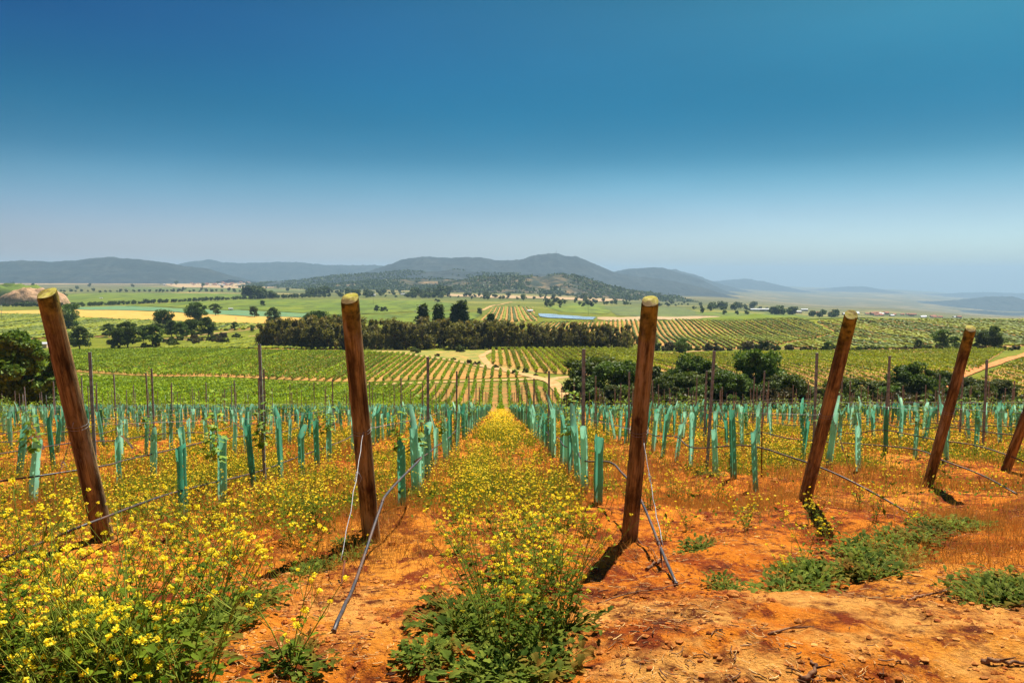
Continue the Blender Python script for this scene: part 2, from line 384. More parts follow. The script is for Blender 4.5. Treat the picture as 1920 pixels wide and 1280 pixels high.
M['f_yellow'] = mottled('ripe_field', [(0.50, 0.28, 0.045), (0.40, 0.25, 0.04), (0.54, 0.33, 0.07)], [.02, .1], .95)
M['f_teal'] = mottled('cabbage_field', [(0.10, 0.20, 0.085), (0.15, 0.22, 0.06), (0.085, 0.17, 0.08)], [.02, .15], .9)
M['f_green'] = mottled('green_field', [(0.105, 0.155, 0.002), (0.16, 0.185, 0.003), (0.06, 0.09, 0.002)], [.012, .04], .9, vec=(1, .25, 1))
M['f_dark'] = mottled('dark_field', [(0.09, 0.12, 0.018), (0.14, 0.155, 0.022), (0.07, 0.09, 0.02)], [.015, .06], .9, vec=(1, .25, 1))
M['f_tan'] = mottled('dry_field', [(0.38, 0.26, 0.12), (0.27, 0.19, 0.07), (0.44, 0.28, 0.15)], [.01, .05], .9)
M['f_scrub'] = mottled('scrub_ground', [(0.28, 0.24, 0.04), (0.48, 0.26, 0.07), (0.15, 0.19, 0.03)], [.06, .25], .95, (.8, .8, .3))
M['water'] = None
m, t = nm('pond_water'); M['water'] = m
tcn = N(t, 'ShaderNodeTexCoord'); finish(t, (0.30, 0.44, 0.58), .12, noise(t, tcn.outputs['Object'], .6, 3), .15, .05, spec=.5)
M['wall'] = mottled('white_wall', [(0.75, 0.70, 0.62), (0.6, 0.5, 0.42)], [.2], .8)
M['wall_warm'] = mottled('warm_wall', [(0.6, 0.36, 0.24), (0.62, 0.5, 0.38)], [.1], .85)
M['roof'] = mottled('tile_roof', [(0.42, 0.15, 0.08), (0.34, 0.16, 0.10)], [.4], .85)
M['roof_grey'] = mottled('sheet_roof', [(0.55, 0.55, 0.56), (0.42, 0.42, 0.44)], [.3], .5)
M['window'] = mottled('window_glass', [(0.05, 0.06, 0.07), (0.08, 0.09, 0.1)], [.5], .2, spec=.5)
M['hill'] = mottled('wooded_hill', [(0.018, 0.032, 0.034), (0.042, 0.052, 0.046), (0.010, 0.020, 0.022)], [.004, .02], .95, (.02, .6, 14))
M['hill_rocky'] = mottled('rocky_hill', [(0.022, 0.034, 0.010), (0.24, 0.15, 0.06), (0.014, 0.022, 0.008)], [.016, .020], .95, (.04, .7, 10))
M['bank'] = mottled('eroded_bank', [(0.42, 0.24, 0.12), (0.14, 0.11, 0.03), (0.50, 0.30, 0.17)], [.06, .16], .95, (.2, .9, 3), vec=(1, 1, .4))

# ------------------------------------------------------------------ ground
def inpoly(x, y, poly):
    x = np.asarray(x); r = np.zeros(x.shape, bool); n = len(poly)
    for i in range(n):
        x1, y1 = poly[i][:2]; x2, y2 = poly[(i+1) % n][:2]
        if y1 == y2: continue
        c_ = ((y1 > y) != (y2 > y)) & (x < (x2-x1)*(y-y1)/(y2-y1)+x1); r ^= c_
    return r
def build_ground():
    th = np.concatenate([np.linspace(-PI, R(-42), 60)[:-1], np.linspace(R(-42), R(42), 620), np.linspace(R(42), PI, 60)[1:-1]])
    rr = np.concatenate([[.15, .6, 1.2, 1.8, 2.3], np.geomspace(2.6, 60, 420), np.geomspace(61, 26000, 300)])
    A, Rr = np.meshgrid(th, rr)
    X = Rr*np.sin(A); Y = Rr*np.cos(A); Z = zt(X, Y)
    nr, nc = X.shape
    V = np.stack([X, Y, Z], -1).reshape(-1, 3)
    i, j = np.meshgrid(np.arange(nr-1), np.arange(nc), indexing='ij'); j2 = (j+1) % nc
    Q = np.stack([i*nc+j, i*nc+j2, (i+1)*nc+j2, (i+1)*nc+j], -1).reshape(-1, 4)
    mb = MB(); mb.add(V, Q, 0, True)
    mb.v.append(np.array([[0, 0, Zt(0, 0)]])); ci = mb.n; mb.n += 1
    k = np.arange(nc); mb.f.append((np.stack([np.full(nc, ci), (k+1) % nc, k], -1), 0, True))
    me = mb.mesh('ground', M['ground'])
    Xf, Yf = V[:, 0], V[:, 1]; Rf = np.hypot(Xf, Yf)
    L = np.zeros((len(V)+1, 4)); L[:, 3] = 1
    g = np.array([0.15, 0.165, 0.010]); f1 = np.array([0.105, 0.12, 0.030]); f2 = np.array([0.13, 0.12, 0.05])
    tt = np.clip((Rf-900)/1500, 0, 1)[:, None]; t2 = np.clip((Rf-2500)/2500, 0, 1)[:, None]
    c_ = g*(1-tt)+f1*tt; c_ = c_*(1-t2)+f2*t2
    pn = fbm(Xf/260, Yf/180, 77, 3)[:, None]
    c_ = c_*(0.65+0.8*pn)+np.array([.22, .12, .05])*np.clip((pn-.58)*5, 0, .7)*tt
    L[:-1, :3] = c_; L[-1, :3] = g
    a = me.attributes.new('land', 'FLOAT_COLOR', 'POINT'); a.data.foreach_set('color', L.ravel().astype(np.float32))
    nr_ = np.append(np.clip(1-(Yf-84)/20, 0, 1), 1.0)
    sd_ = np.append(np.clip((4.5+.16*Xf-Yf)/.7, 0, 1)*np.clip((Xf+.1)/.5, 0, 1), 0)
    sd_[:-1] = np.maximum(sd_[:-1], np.exp(-(((Xf+.85)/.38)**2+((Yf-4.0)/.75)**2)))
    a = me.attributes.new('sand', 'FLOAT', 'POINT'); a.data.foreach_set('value', sd_.astype(np.float32))
    a = me.attributes.new('near', 'FLOAT', 'POINT'); a.data.foreach_set('value', nr_.astype(np.float32))
    struct(link('ground', me))
build_ground()

import bmesh
def drape(name, poly, mat, off=.25, step=None, world=False, kind=True):
    pts = [(p[0], p[1]) for p in poly] if world else [hit(px, py)[:2] for px, py in poly]
    # densify edges in between so that the outline follows the land
    dense = []
    for a, b in zip(pts, pts[1:]+pts[:1]):
        n = 6
        for k in range(n): dense.append((a[0]+(b[0]-a[0])*k/n, a[1]+(b[1]-a[1])*k/n))
    bm = bmesh.new()
    f = bm.faces.new([bm.verts.new((x, y, 0)) for x, y in dense])
    xs = [p[0] for p in dense]; ys = [p[1] for p in dense]
    step = step or max(3.5, min(max(ys)-min(ys), max(xs)-min(xs))/45)
    for ax, lo, hi in ((0, min(xs), max(xs)), (1, min(ys), max(ys))):
        n = min(70, int((hi-lo)/step))
        for k in range(1, n+1):
            c_ = lo+(hi-lo)*k/(n+1); co = [0, 0, 0]; co[ax] = c_; no = [0, 0, 0]; no[ax] = 1
            bmesh.ops.bisect_plane(bm, geom=bm.verts[:]+bm.edges[:]+bm.faces[:], plane_co=co, plane_no=no)
    V = np.array([v.co for v in bm.verts]); Z = zt(V[:, 0], V[:, 1])+off
    for v, z in zip(bm.verts, Z): v.co.z = z
    if sum(fc.normal.z for fc in bm.faces) < 0: bmesh.ops.reverse_faces(bm, faces=bm.faces[:])
    me = bpy.data.meshes.new(name); bm.to_mesh(me); bm.free()
    me.materials.append(mat)
    for p in me.polygons: p.use_smooth = True
    return struct(link(name, me)), pts
def ribbon(name, pl, width, mat, off=.3, world=False, seed=1):
    pts = [np.array(p[:2]) if world else hit(*p)[:2] for p in pl]
    # resample
    out = [];
    for a, b in zip(pts, pts[1:]):
        n = max(2, int(np.linalg.norm(b-a)/max(1.5, width*.6)))
        n = min(n, 80)
        for k in range(n): out.append(a+(b-a)*k/n)
    out.append(pts[-1]); out = np.array(out)
    k = np.array([.25, .5, .25])
    for _ in range(3): out[1:-1] = out[:-2]*.25+out[1:-1]*.5+out[2:]*.25
    T = np.gradient(out, axis=0); T /= np.linalg.norm(T, axis=1)[:, None]+1e-9
    Nn = np.stack([-T[:, 1], T[:, 0]], 1)
    cols = np.linspace(-.5, .5, 5)
    wv = width*(1+.25*(vn(np.arange(len(out))*.5, np.full(len(out), seed*1.7), seed)-.5))
    XY = out[:, None]+Nn[:, None]*cols[None, :, None]*wv[:, None, None]
    Z = zt(XY[..., 0], XY[..., 1])+off
    V = np.concatenate([XY, Z[..., None]], -1).reshape(-1, 3); n = len(out)
    i, j = np.meshgrid(np.arange(n-1), np.arange(4), indexing='ij')
    Q = np.stack([i*5+j, (i+1)*5+j, (i+1)*5+j+1, i*5+j+1], -1).reshape(-1, 4)
    mb = MB(); mb.add(V, Q, 0, True)
    return struct(link(name, mb.mesh(name, mat)))

# vineyard blocks and fields
BL_A = [(-190, 104), (-180, 226), (-60, 227), (4, 229), (11, 214), (17, 180), (22, 150), (60, 130), (62, 104)]
BL_B = [hit(*p)[:2] for p in [(-60, 693), (150, 698), (300, 706), (640, 716), (800, 713), (900, 711), (985, 707), (940, 697), (850, 680), (760, 665), (600, 661), (483, 659), (283, 657), (123, 660), (-60, 668)]]
BL_B2 = [hit(*p)[:2] for p in [(300, 655), (480, 656), (640, 656), (640, 649), (486, 650), (480, 634), (440, 634), (360, 646)]]
BL_C = [hit(*p)[:2] for p in [(1225, 664), (1500, 660), (1700, 659), (1895, 653), (1840, 690), (1790, 712), (1700, 748), (1560, 765), (1400, 762), (1250, 752), (1200, 710), (1215, 680)]]
BL_C3 = [hit(*p)[:2] for p in [(1925, 672), (1850, 705), (1790, 735), (1780, 765), (1900, 768), (2100, 768), (2100, 655), (1950, 658)]]
BL_C2 = [hit(*p)[:2] for p in [(925, 656), (1120, 655), (1222, 659), (1208, 685), (1150, 704), (1090, 703), (1020, 700), (960, 692), (917, 682)]]
BL_D1 = [hit(*p)[:2] for p in [(955, 606), (1100, 602), (1250, 604), (1400, 600), (1520, 604), (1560, 625), (1450, 650), (1340, 656), (1230, 648), (1100, 640), (960, 625)]]
BL_D2 = [hit(*p)[:2] for p in [(1530, 603), (1700, 600), (1920, 600), (2050, 602), (2050, 640), (1900, 650), (1700, 655), (1500, 655), (1470, 650), (1570, 626)]]
BL_E = [hit(*p)[:2] for p in [(925, 576), (1000, 576), (1003, 588), (1008, 602), (960, 604), (900, 600)]]
BL_G = [hit(*p)[:2] for p in [(-60, 588), (73, 590), (150, 596), (300, 602), (490, 608), (470, 617), (300, 622), (170, 632), (-60, 638)]]
for nme, poly, mt in (('vineyard_ground', BL_A, 'vsoil'), ('vineyard_ground', BL_B, 'vsoil_red'), ('vineyard_ground', BL_B2, 'vsoil'), ('vineyard_ground', BL_C, 'vsoil_red'), ('vineyard_ground', BL_C3, 'vsoil_red'), ('vineyard_ground', BL_C2, 'vsoil_red'), ('vineyard_ground', BL_D1, 'vsoil_red'), ('vineyard_ground', BL_D2, 'vsoil_red'), ('vineyard_ground', BL_E, 'vsoil_red'), ('vineyard_ground', BL_G, 'vsoil')):
    drape(nme, poly, M[mt], .07 if poly is BL_A else .13, world=True)
drape('scrub_ground', [(700, 657), (1000, 658), (905, 664), (920, 684), (1000, 696), (1010, 706), (960, 697), (850, 678), (760, 664), (700, 660)], M['f_scrub'], .15)
drape('scrub_ground', [(1020, 706), (1100, 706), (1150, 708), (1150, 760), (1090, 765), (1060, 745)], M['f_scrub'], .15)
drape('field', [(143, 581), (300, 585), (430, 592), (570, 597), (550, 603), (490, 607), (300, 601), (150, 595), (73, 589), (-40, 588), (-40, 584), (73, 582)], M['f_yellow'], .5)
drape('field', [(143, 576), (230, 574), (480, 583), (590, 588), (570, 596), (430, 591), (300, 584), (143, 580)], M['f_teal'], .5)
drape('field', [(235, 573), (480, 561), (640, 562), (800, 563), (860, 572), (840, 582), (640, 592), (590, 587), (480, 582)], M['f_green'], .5)
drape('field', [(100, 553), (200, 549), (480, 552), (480, 559), (230, 571), (140, 573), (110, 566)], M['f_green'], .5)
drape('field', [(600, 594), (700, 590), (860, 584), (905, 590), (880, 604), (640, 606)], M['f_green'], .5)
drape('field', [(1020, 575), (1060, 570), (1120, 570), (1150, 580), (1140, 588), (1060, 586)], M['f_green'], .5)
drape('field', [(1130, 573), (1280, 577), (1330, 592), (1250, 596), (1160, 592), (1140, 582)], M['f_dark'], .5)
drape('field', [(1120, 595), (1280, 594), (1400, 596), (1240, 600), (1120, 599)], M['f_tan'], .6)
drape('field', [(1300, 586), (1500, 590), (1640, 597), (1500, 600), (1340, 598)], M['f_green'], .5)
drape('field', [(300, 532), (500, 531), (560, 536), (480, 541), (330, 539)], M['f_tan'], 1)
drape('field', [(230, 539), (480, 541), (600, 545), (480, 549), (250, 546)], M['f_dark'], 1)
drape('field', [(840, 551), (1000, 556), (1180, 562), (1120, 566), (960, 560), (840, 555)], M['f_tan'], 1)
drape('field', [(-40, 529), (120, 529), (300, 530), (300, 533), (100, 533), (-40, 533)], M['f_tan'], 1)
drape('pond', [(1009, 588.5), (1040, 590), (1118, 596), (1112, 600), (1060, 598), (1012, 594)], M['water'], .8)
# dirt tracks
ribbon('dirt_track', [(-60, 695), (60, 699), (150, 703), (300, 712), (640, 722), (800, 718), (960, 713), (1020, 710)], 3.4, M['track'], 0.20, seed=1)
ribbon('dirt_track', [(755, 663), (850, 676), (940, 694), (1000, 707), (1035, 716), (1055, 740), (1070, 757)], 3.6, M['track'], 0.23, seed=2)
ribbon('dirt_track', [(1030, 714), (1050, 708), (1110, 704), (1160, 700), (1210, 684), (1222, 664), (1330, 657)], 3.2, M['track'], 0.22, seed=3)
ribbon('dirt_track', [(1010, 709), (960, 697), (915, 684), (903, 668), (925, 656)], 2.9, M['track'], 0.22, seed=4)
ribbon('dirt_track', [(1470, 652), (1560, 636), (1620, 618), (1700, 610)], 3.2, M['track'], 0.27, seed=5)
ribbon('dirt_track', [(1760, 728), (1800, 706), (1860, 685), (1915, 668), (1990, 640)], 3.6, M['track_red'], 0.27, seed=6)
ribbon('dirt_track', [(1340, 655), (1500, 654), (1600, 656), (1760, 657), (1900, 650)], 3.2, M['track'], 0.27, seed=7)
ribbon('dirt_track', [(300, 637), (380, 628), (470, 618), (560, 608), (620, 602)], 3.2, M['track'], 0.27, seed=8)
ribbon('dirt_track', [(150, 632), (230, 634), (330, 636), (400, 640), (480, 630)], 2.8, M['track'], 0.27, seed=9)
ribbon('dirt_track', [(610, 594), (660, 590), (760, 584), (900, 582)], 4.0, M['track'], 0.36, seed=10)
ribbon('dirt_track', [(905, 582), (920, 574), (960, 566)], 5.6, M['track'], 0.45, seed=11)
ribbon('dirt_track', [(60, 662), (200, 656), (330, 652), (480, 640)], 2.8, M['track'], 0.27, seed=12)

# ------------------------------------------------------------------ mountains
def mountain(name, ridge, D, depth, mat, seed, base=-260, rough=1.0, step=None, below=0):
    px = np.array([p[0] for p in ridge], float); py = np.array([p[1] for p in ridge], float)
    nx = int((px[-1]-px[0])/2.2)+2; ny = 46
    X = np.linspace((px[0]-960)/F*D, (px[-1]-960)/F*D, nx)
    hr = np.array([p2z(np.interp(960+x/D*F, px, py), D) for x in X])
    T = np.linspace(-1, 1, ny)
    XX, TT = np.meshgrid(X, T)
    yy = D+TT*depth+(fbm(XX/900, TT*0+seed, seed, 3)-.5)*depth*.5*(1-np.abs(TT))
    prof = (1-np.abs(TT)**1.25)
    g = np.interp(X, X, hr)
    # spurs and ravines running down from the ridge
    rid = 1-np.abs(fbm(XX/(depth*.28)+yy/(depth*1.1), yy/(depth*.55), seed+3, 5)*2-1)
    bs = np.array([p2z(545, D)]*nx)
    tz = zt(XX, yy, False)-25
    amp = np.maximum(hr[None]-tz, 0)
    hgt = tz+amp*prof-(rid-.35)*amp*.30*rough*np.clip(np.abs(TT)*3, 0, 1)*prof
    hgt = hgt+(fbm(XX/40, yy/40, seed+9, 3)-.5)*D*.0022*rough*np.clip(amp/60, 0, 1)
    # never above the ridge as it is seen against the sky
    lim = np.array([[h] for h in hr]).T+ (D*.0009)
    fr = (yy/D)
    hgt = np.where(TT < 0, np.minimum(hgt, lim*np.where(lim > 0, fr, 1/np.maximum(fr, .3))), hgt)
    V = np.stack([XX, yy, hgt], -1).reshape(-1, 3)
    i, j = np.meshgrid(np.arange(ny-1), np.arange(nx-1), indexing='ij')
    Q = np.stack([i*nx+j, i*nx+j+1, (i+1)*nx+j+1, (i+1)*nx+j], -1).reshape(-1, 4)
    mb = MB(); mb.add(V, Q, 0, True)
    if name == 'hill': WOODS.append(V[(TT < .15).ravel() & (np.maximum(hr[None]-tz, 0) > 4).ravel()])
    return struct(link(name, mb.mesh(name, mat)))
WOODS = []
mountain('mountain', [(-420, 515), (-300, 492), (-150, 486), (0, 496), (33, 491), (67, 488), (100, 490), (133, 487), (167, 482), (213, 481), (253, 485), (287, 488), (327, 493), (360, 499), (393, 502), (417, 510), (440, 524)], 6500, 1300, M['hill'], 3, -90)
mountain('mountain', [(300, 520), (330, 493), (355, 489), (385, 485), (415, 491), (460, 493), (520, 491), (560, 491), (610, 496), (660, 497), (700, 496), (730, 499), (790, 510)], 10500, 1500, M['hill'], 5, -140)
mountain('mountain', [(600, 530), (690, 508), (740, 492), (757, 485), (773, 483), (800, 480), (850, 483), (873, 481), (900, 482), (933, 488), (973, 487), (1000, 478), (1027, 474), (1043, 473), (1063, 479), (1080, 478), (1107, 490), (1150, 508), (1190, 517), (1233, 521), (1267, 527), (1317, 540), (1350, 553), (1400, 566)], 7200, 1400, M['hill'], 8, -130)
mountain('mountain', [(1080, 530), (1150, 509), (1177, 503), (1220, 501), (1240, 501), (1263, 509), (1300, 520), (1333, 535), (1367, 552), (1420, 566)], 9500, 1300, M['hill'], 12, -220)
mountain('mountain', [(1150, 520), (1250, 504), (1268, 505), (1300, 514), (1340, 530), (1400, 548), (1470, 562)], 12500, 1300, M['hill'], 14, -300)
mountain('mountain', [(1280, 545), (1330, 528), (1353, 525), (1397, 522), (1430, 527), (1467, 535), (1513, 547), (1560, 560), (1640, 575)], 16500, 1600, M['hill'], 17, -600)
mountain('mountain', [(1430, 575), (1513, 549), (1547, 542), (1593, 537), (1623, 537), (1663, 547), (1713, 552), (1760, 551), (1800, 549), (1870, 548), (1920, 550), (2000, 546), (2150, 540), (2300, 560)], 19000, 1800, M['hill'], 19, -900)
mountain('mountain', [(1500, 584), (1563, 574), (1647, 575), (1697, 568), (1747, 567), (1800, 563), (1847, 556), (1887, 555), (1920, 566), (1980, 560), (2080, 556), (2200, 580)], 10500, 1400, M['hill'], 23, -560)
mountain('mountain', [(1480, 588), (1563, 579), (1663, 580), (1730, 583), (1780, 585), (1850, 582), (1920, 588), (2100, 585), (2200, 600)], 8000, 900, M['hill'], 27, -460)
mountain('hill', [(480, 532), (560, 526), (590, 522), (640, 515), (707, 512), (757, 507), (797, 509), (853, 505), (897, 510), (963, 512), (1040, 514), (1090, 530), (1130, 545)], 4900, 800, M['hill'], 31, -85)
mountain('hill', [(770, 548), (850, 530), (900, 519), (960, 517), (1013, 519), (1050, 514), (1087, 518), (1110, 527), (1133, 535), (1190, 547), (1227, 550), (1267, 556), (1300, 568), (1330, 578)], 3700, 650, M['hill_rocky'], 35, -96, 1.2)
mountain('hill', [(560, 540), (620, 533), (700, 527), (780, 523), (840, 524), (900, 535), (940, 548)], 4000, 500, M['hill_rocky'], 37, -78, .8)
def hill_woods():
    r = np.random.default_rng(404); mb = MB(); Lc = []
    for V in WOODS:
        n = int(min(9000, len(V)*2.2)); P_ = V[r.integers(0, len(V), n)]+r.normal(size=(n, 3))*np.array([9, 16, 0])
        keep = fbm(P_[:, 0]/120, P_[:, 1]/120, 55, 4) > .44; P_ = P_[keep]; P_[:, 2] += 3
        for q in range(3): Lc.append(P_+r.normal(size=P_.shape)*np.array([3, 3, 2.2]))
    Lc = np.concatenate(Lc); cards(mb, Lc, 8.5*(.5+.9*r.random(len(Lc))), 0, 1.2, r)
    tag(link('hill_woods', mb.mesh('hill_woods', M['tree_dark'])), 'dark woods covering the low hills before the mountains', 'woods', None, 'stuff')
hill_woods()
def mound(name, px, py_top, py_base, wpx, mat, seed, depth=.7):
    c0 = hit(px, py_base); D = c0[1]+20; rx = wpx/2/F*D; hgt = (py_base-py_top)/F*D
    n = 40; U, T = np.meshgrid(np.linspace(-1, 1, n), np.linspace(-1, 1, n))
    X = c0[0]+U*rx; Y = D+rx*depth+T*rx*depth
    q = np.clip(1-(U**2+T**2), 0, 1)**.45
    Z = zt(X, Y, False)-1+hgt*q*(.55+.8*fbm(X/14, Y/14, seed, 5))
    mb = MB(); i, j = np.meshgrid(np.arange(n-1), np.arange(n-1), indexing='ij')
    mb.add(np.stack([X, Y, Z], -1).reshape(-1, 3), np.stack([i*n+j, i*n+j+1, (i+1)*n+j+1, (i+1)*n+j], -1).reshape(-1, 4), 0, True)
    return struct(link(name, mb.mesh(name, mat)))
mound('eroded_bank', 20, 541, 573, 130, M['bank'], 4)
mound('hill', -30, 534, 560, 170, M['f_green'], 6)
mound('hill', 1440, 588, 601, 260, M['f_green'], 9, .5)
print('terrain done')

# ------------------------------------------------------------------ trees
def crown_pts(kind, r, n):
    """cloud of leaf positions (unit height tree) and the limb ends that carry it"""
    pts = []; ends = []
    if kind in ('round', 'gully', 'big'):
        K = {'round': 34, 'gully': 46, 'big': 54}[kind]
        lo = {'round': .20, 'gully': .08, 'big': .16}[kind]; W = {'round': .44, 'gully': .50, 'big': .54}[kind]
        for k in range(K):
            zz = lo+(1-lo)*r.random()**.9
            tz = (zz-lo)/(1-lo)
            rad = W*math.sqrt(max(0.03, 1-(2*tz-.85)**2*.80))*(.55+.55*r.random())
            a = r.random()*2*PI; rho = rad*(r.random()**.45)
            c_ = np.array([rho*math.cos(a), rho*math.sin(a), min(zz, .93)]); ends.append(c_)
            s = (.10 if kind == 'round' else .085)*(.6+.8*r.random()); m_ = n//K
            p = rand_dirs(m_, r)*(r.random((m_, 1))**.33)*np.array([s*1.25, s*1.25, s])
            pts.append(c_+p)
    elif kind == 'belt':
        K = 20
        for k in range(K):
            zz = .14+.82*r.random(); rad = .23*(1-.55*max(0, zz-.35))*(.5+.7*r.random()); a = r.random()*2*PI
            c_ = np.array([rad*math.cos(a), rad*math.sin(a), zz]); ends.append(c_); s = .075*(.7+.7*r.random()); m_ = n//K
            pts.append(c_+rand_dirs(m_, r)*(r.random((m_, 1))**.4)*np.array([s, s, s*1.7]))
    elif kind == 'conifer':
        K = 60
        for k in range(K):
            zz = .08+.9*(k/K); rad = .33*(1-zz)**1.15*(.75+.5*r.random())+.01; a = k*2.4+r.random()
            L = rad; m_ = n//K; q = r.random((m_, 1))
            c0 = np.array([0, 0, zz+.03]); c1 = np.array([L*math.cos(a), L*math.sin(a), zz-.05*L/.3])
            ends.append(c1*.8+c0*.2)
            pts.append(c0*(1-q)+c1*q+r.normal(size=(m_, 3))*np.array([.022, .022, .013])*(1+1.2*(1-q)))
    else:   # bush
        K = 18
        for k in range(K):
            a = r.random()*2*PI; rho = .55*math.sqrt(r.random()); zz = (.15+.7*r.random())*(1-.5*(rho/.55)**2)
            c_ = np.array([rho*math.cos(a), rho*math.sin(a), zz]); ends.append(c_); s = .17*(.7+.6*r.random()); m_ = n//K
            pts.append(c_+rand_dirs(m_, r)*(r.random((m_, 1))**.4)*s)
    return np.concatenate(pts), ends
TREES = {}
def tree_proto(kind, var, n, leaf, mat, trunk_r=.022):
    r = np.random.default_rng(hash((kind, var)) % 1000 if False else sum(ord(ch) for ch in kind)*7+var*31)
    pts, ends = crown_pts(kind, r, n)
    pts[:, 2] = np.maximum(pts[:, 2], .015)
    mb = MB(); cards(mb, pts, leaf*(.6+.8*r.random(len(pts))), 0, 1.5, r)
    crown = mb.mesh(kind+'_crown', M[mat])
    mb = MB(); top = .85 if kind in ('conifer', 'belt') else .55
    zz = np.linspace(-.03, top, 8); wob = .02*np.cumsum(r.normal(size=(8, 2)), axis=0)*.5*(0 if kind == 'conifer' else 1)
    sp = np.column_stack([wob-wob[0], zz]); tube(mb, sp, trunk_r*np.linspace(1.25, .35, 8), 7, 0)
    for e in ends[::2 if len(ends) > 24 else 1][:26]:
        h0 = max(.05, min(e[2]*.55, top*.9)); b = np.array([np.interp(h0, zz, sp[:, 0]), np.interp(h0, zz, sp[:, 1]), h0])
        mid = b*.5+e*.5+np.array([0, 0, .02]); tube(mb, [b, mid, e], [trunk_r*.5, trunk_r*.3, trunk_r*.1], 5, 0, False)
    trunk = mb.mesh(kind+'_trunk', M['bark'])
    TREES[(kind, var)] = (trunk, crown)
for v in range(4): tree_proto('gully', v, 15000, .026, 'tree')
for v in range(4, 6): tree_proto('gully', v, 15000, .026, 'tree_green')
tree_proto('big', 0, 26000, .032, 'tree_green', .03)
for v in range(4): tree_proto('round', v, 6500, .036, 'tree_dark' if v % 2 else 'tree_green')
for v in range(7): tree_proto('belt', v, 2400, .034, 'belt', .016)
for v in range(3): tree_proto('conifer', v, 4200, .045, 'tree_dark', .02)
for v in range(3): tree_proto('bush', v, 1500, .085, 'tree', .02)
for v in range(3, 5): tree_proto('bush', v, 1500, .085, 'bush_brown', .02)
FARM = []
def far_proto(var, n=420, tall=1.0, mat='tree_dark'):
    r = np.random.default_rng(500+var); mb = MB(); K = 9; pts = []
    for k in range(K):
        a = r.random()*2*PI; zz = .12+.68*r.random(); rho = .30/tall*r.random()**.5*(1-.5*abs(zz-.5))
        pts.append(np.array([rho*math.cos(a), rho*math.sin(a), zz])+rand_dirs(n//K, r)*(.15/tall**.5))
    cards(mb, np.concatenate(pts), .11/tall**.5, 0, 1.4, r); tube(mb, [(0, 0, -.05), (0, 0, .5)], [.03, .015], 5, 1)
    FARM.append(mb.mesh('distant_tree', [M[mat], M['bark']]))
for v in range(4): far_proto(v)
for v in range(4, 6): far_proto(v, 420, 2.6)
def tree(kind, var, x, y, h, name, label, cat='tree', group=None, wide=1.0, z=None):
    e = bpy.data.objects.new(name, None); C.objects.link(e)
    e.location = (x, y, (Zt(x, y) if z is None else z)-.02*h); e.rotation_euler = (0, 0, random.random()*6.28)
    e.scale = (h*wide, h*wide, h); e.empty_display_size = .2
    tk, cr = TREES[(kind, var)]
    o = link('trunk', tk, e); o2 = link('crown', cr, e)
    tag(e, label, cat, group); return e
def tree_px(kind, var, px, pyb, pyt, name, label, cat='tree', group=None, wide=1.0):
    p = H(px, pyb); h = (pyb-pyt)/F*p[1]*1.0
    return tree(kind, var, p[0], p[1], h, name, label, cat, group, wide)
def tree_at(kind, var, px, Y, pyt, name, label, cat='tree', group=None, wide=1.0):
    x = (px-960)/F*Y; zg = Zt(x, Y); h = p2z(pyt, Y)-zg
    return tree(kind, var, x, Y, h, name, label, cat, group, wide)
# the big tree at the left edge
tree_at('big', 0, 22, 98, 622, 'broadleaf_tree', 'large round green tree at the left edge behind the young vines', wide=1.1)
tree_at('gully', 4, -75, 104, 650, 'broadleaf_tree', 'green tree cut by the left edge of the photo')
# gully trees to the right
GT = [(1115, 150, 676, 0, 1.1, 'dark round tree at the left end of the gully by the dirt road'),
      (1160, 138, 682, 4, 1.05, 'dark tree left of the second tall wooden post from the right of the path'),
      (1208, 150, 690, 1, 1.0, 'dark tree behind the wooden post right of the flower path'),
      (1245, 134, 718, 2, .9, 'low dark tree just right of the post beside the flower path'),
      (1303, 150, 672, 5, .85, 'medium tree with pale green top left of the tallest gully tree'),
      (1352, 134, 700, 3, 1.0, 'dense dark tree between the medium tree and the tallest gully tree'),
      (1412, 148, 657, 4, .82, 'tallest green tree in the gully behind the young vines'),
      (1462, 138, 712, 1, .95, 'olive green tree on the right foot of the tallest gully tree'),
      (1505, 150, 718, 2, .95, 'dark tree left of the leaning post on the right'),
      (1612, 140, 716, 0, 1.0, 'round olive tree right of the leaning post with the yellow top'),
      (1660, 152, 722, 3, .9, 'dark tree between the two leaning posts on the right'),
      (1722, 142, 688, 5, .85, 'taller ragged tree left of the farther leaning post'),
      (1768, 150, 702, 2, .9, 'dark tree behind the farther leaning post'),
      (1825, 140, 716, 1, 1.05, 'dark olive tree right of the farther leaning post'),
      (1890, 150, 738, 0, 1.0, 'lowest dark tree at the right end of the gully')]
for k in range(19):
    px = 1085+k*44+random.random()*26
    tree_at('gully', random.randrange(6), px, 126+random.random()*28, (700 if px < 1270 else 686)+random.random()**.7*40, 'gully_tree', 'dark low gully tree, '+ordw(k+1)+' from the left in the closed lower line', 'tree', 'lower trees of the gully', 1.35)
for px, Y, pt, v, wd, lb in GT: tree_at('gully', v, px, Y, pt-8, 'gully_tree', lb, wide=wd*1.3)
for k in range(64):
    px = 1078+random.random()*860; Y = 122+random.random()*26
    tree_at('bush', random.choice([0, 1, 2, 3, 4]), px, Y, 712+random.random()*34, 'gully_bush', 'low bush under the gully trees, '+('at the dirt road end', 'behind the path post', 'below the tallest gully tree', 'behind the leaning yellow topped post', 'between the two leaning right posts', 'behind the slim notched post')[min(5, int((px-1078)/860*6))], 'bush', 'bushes under the gully trees', 1.0)
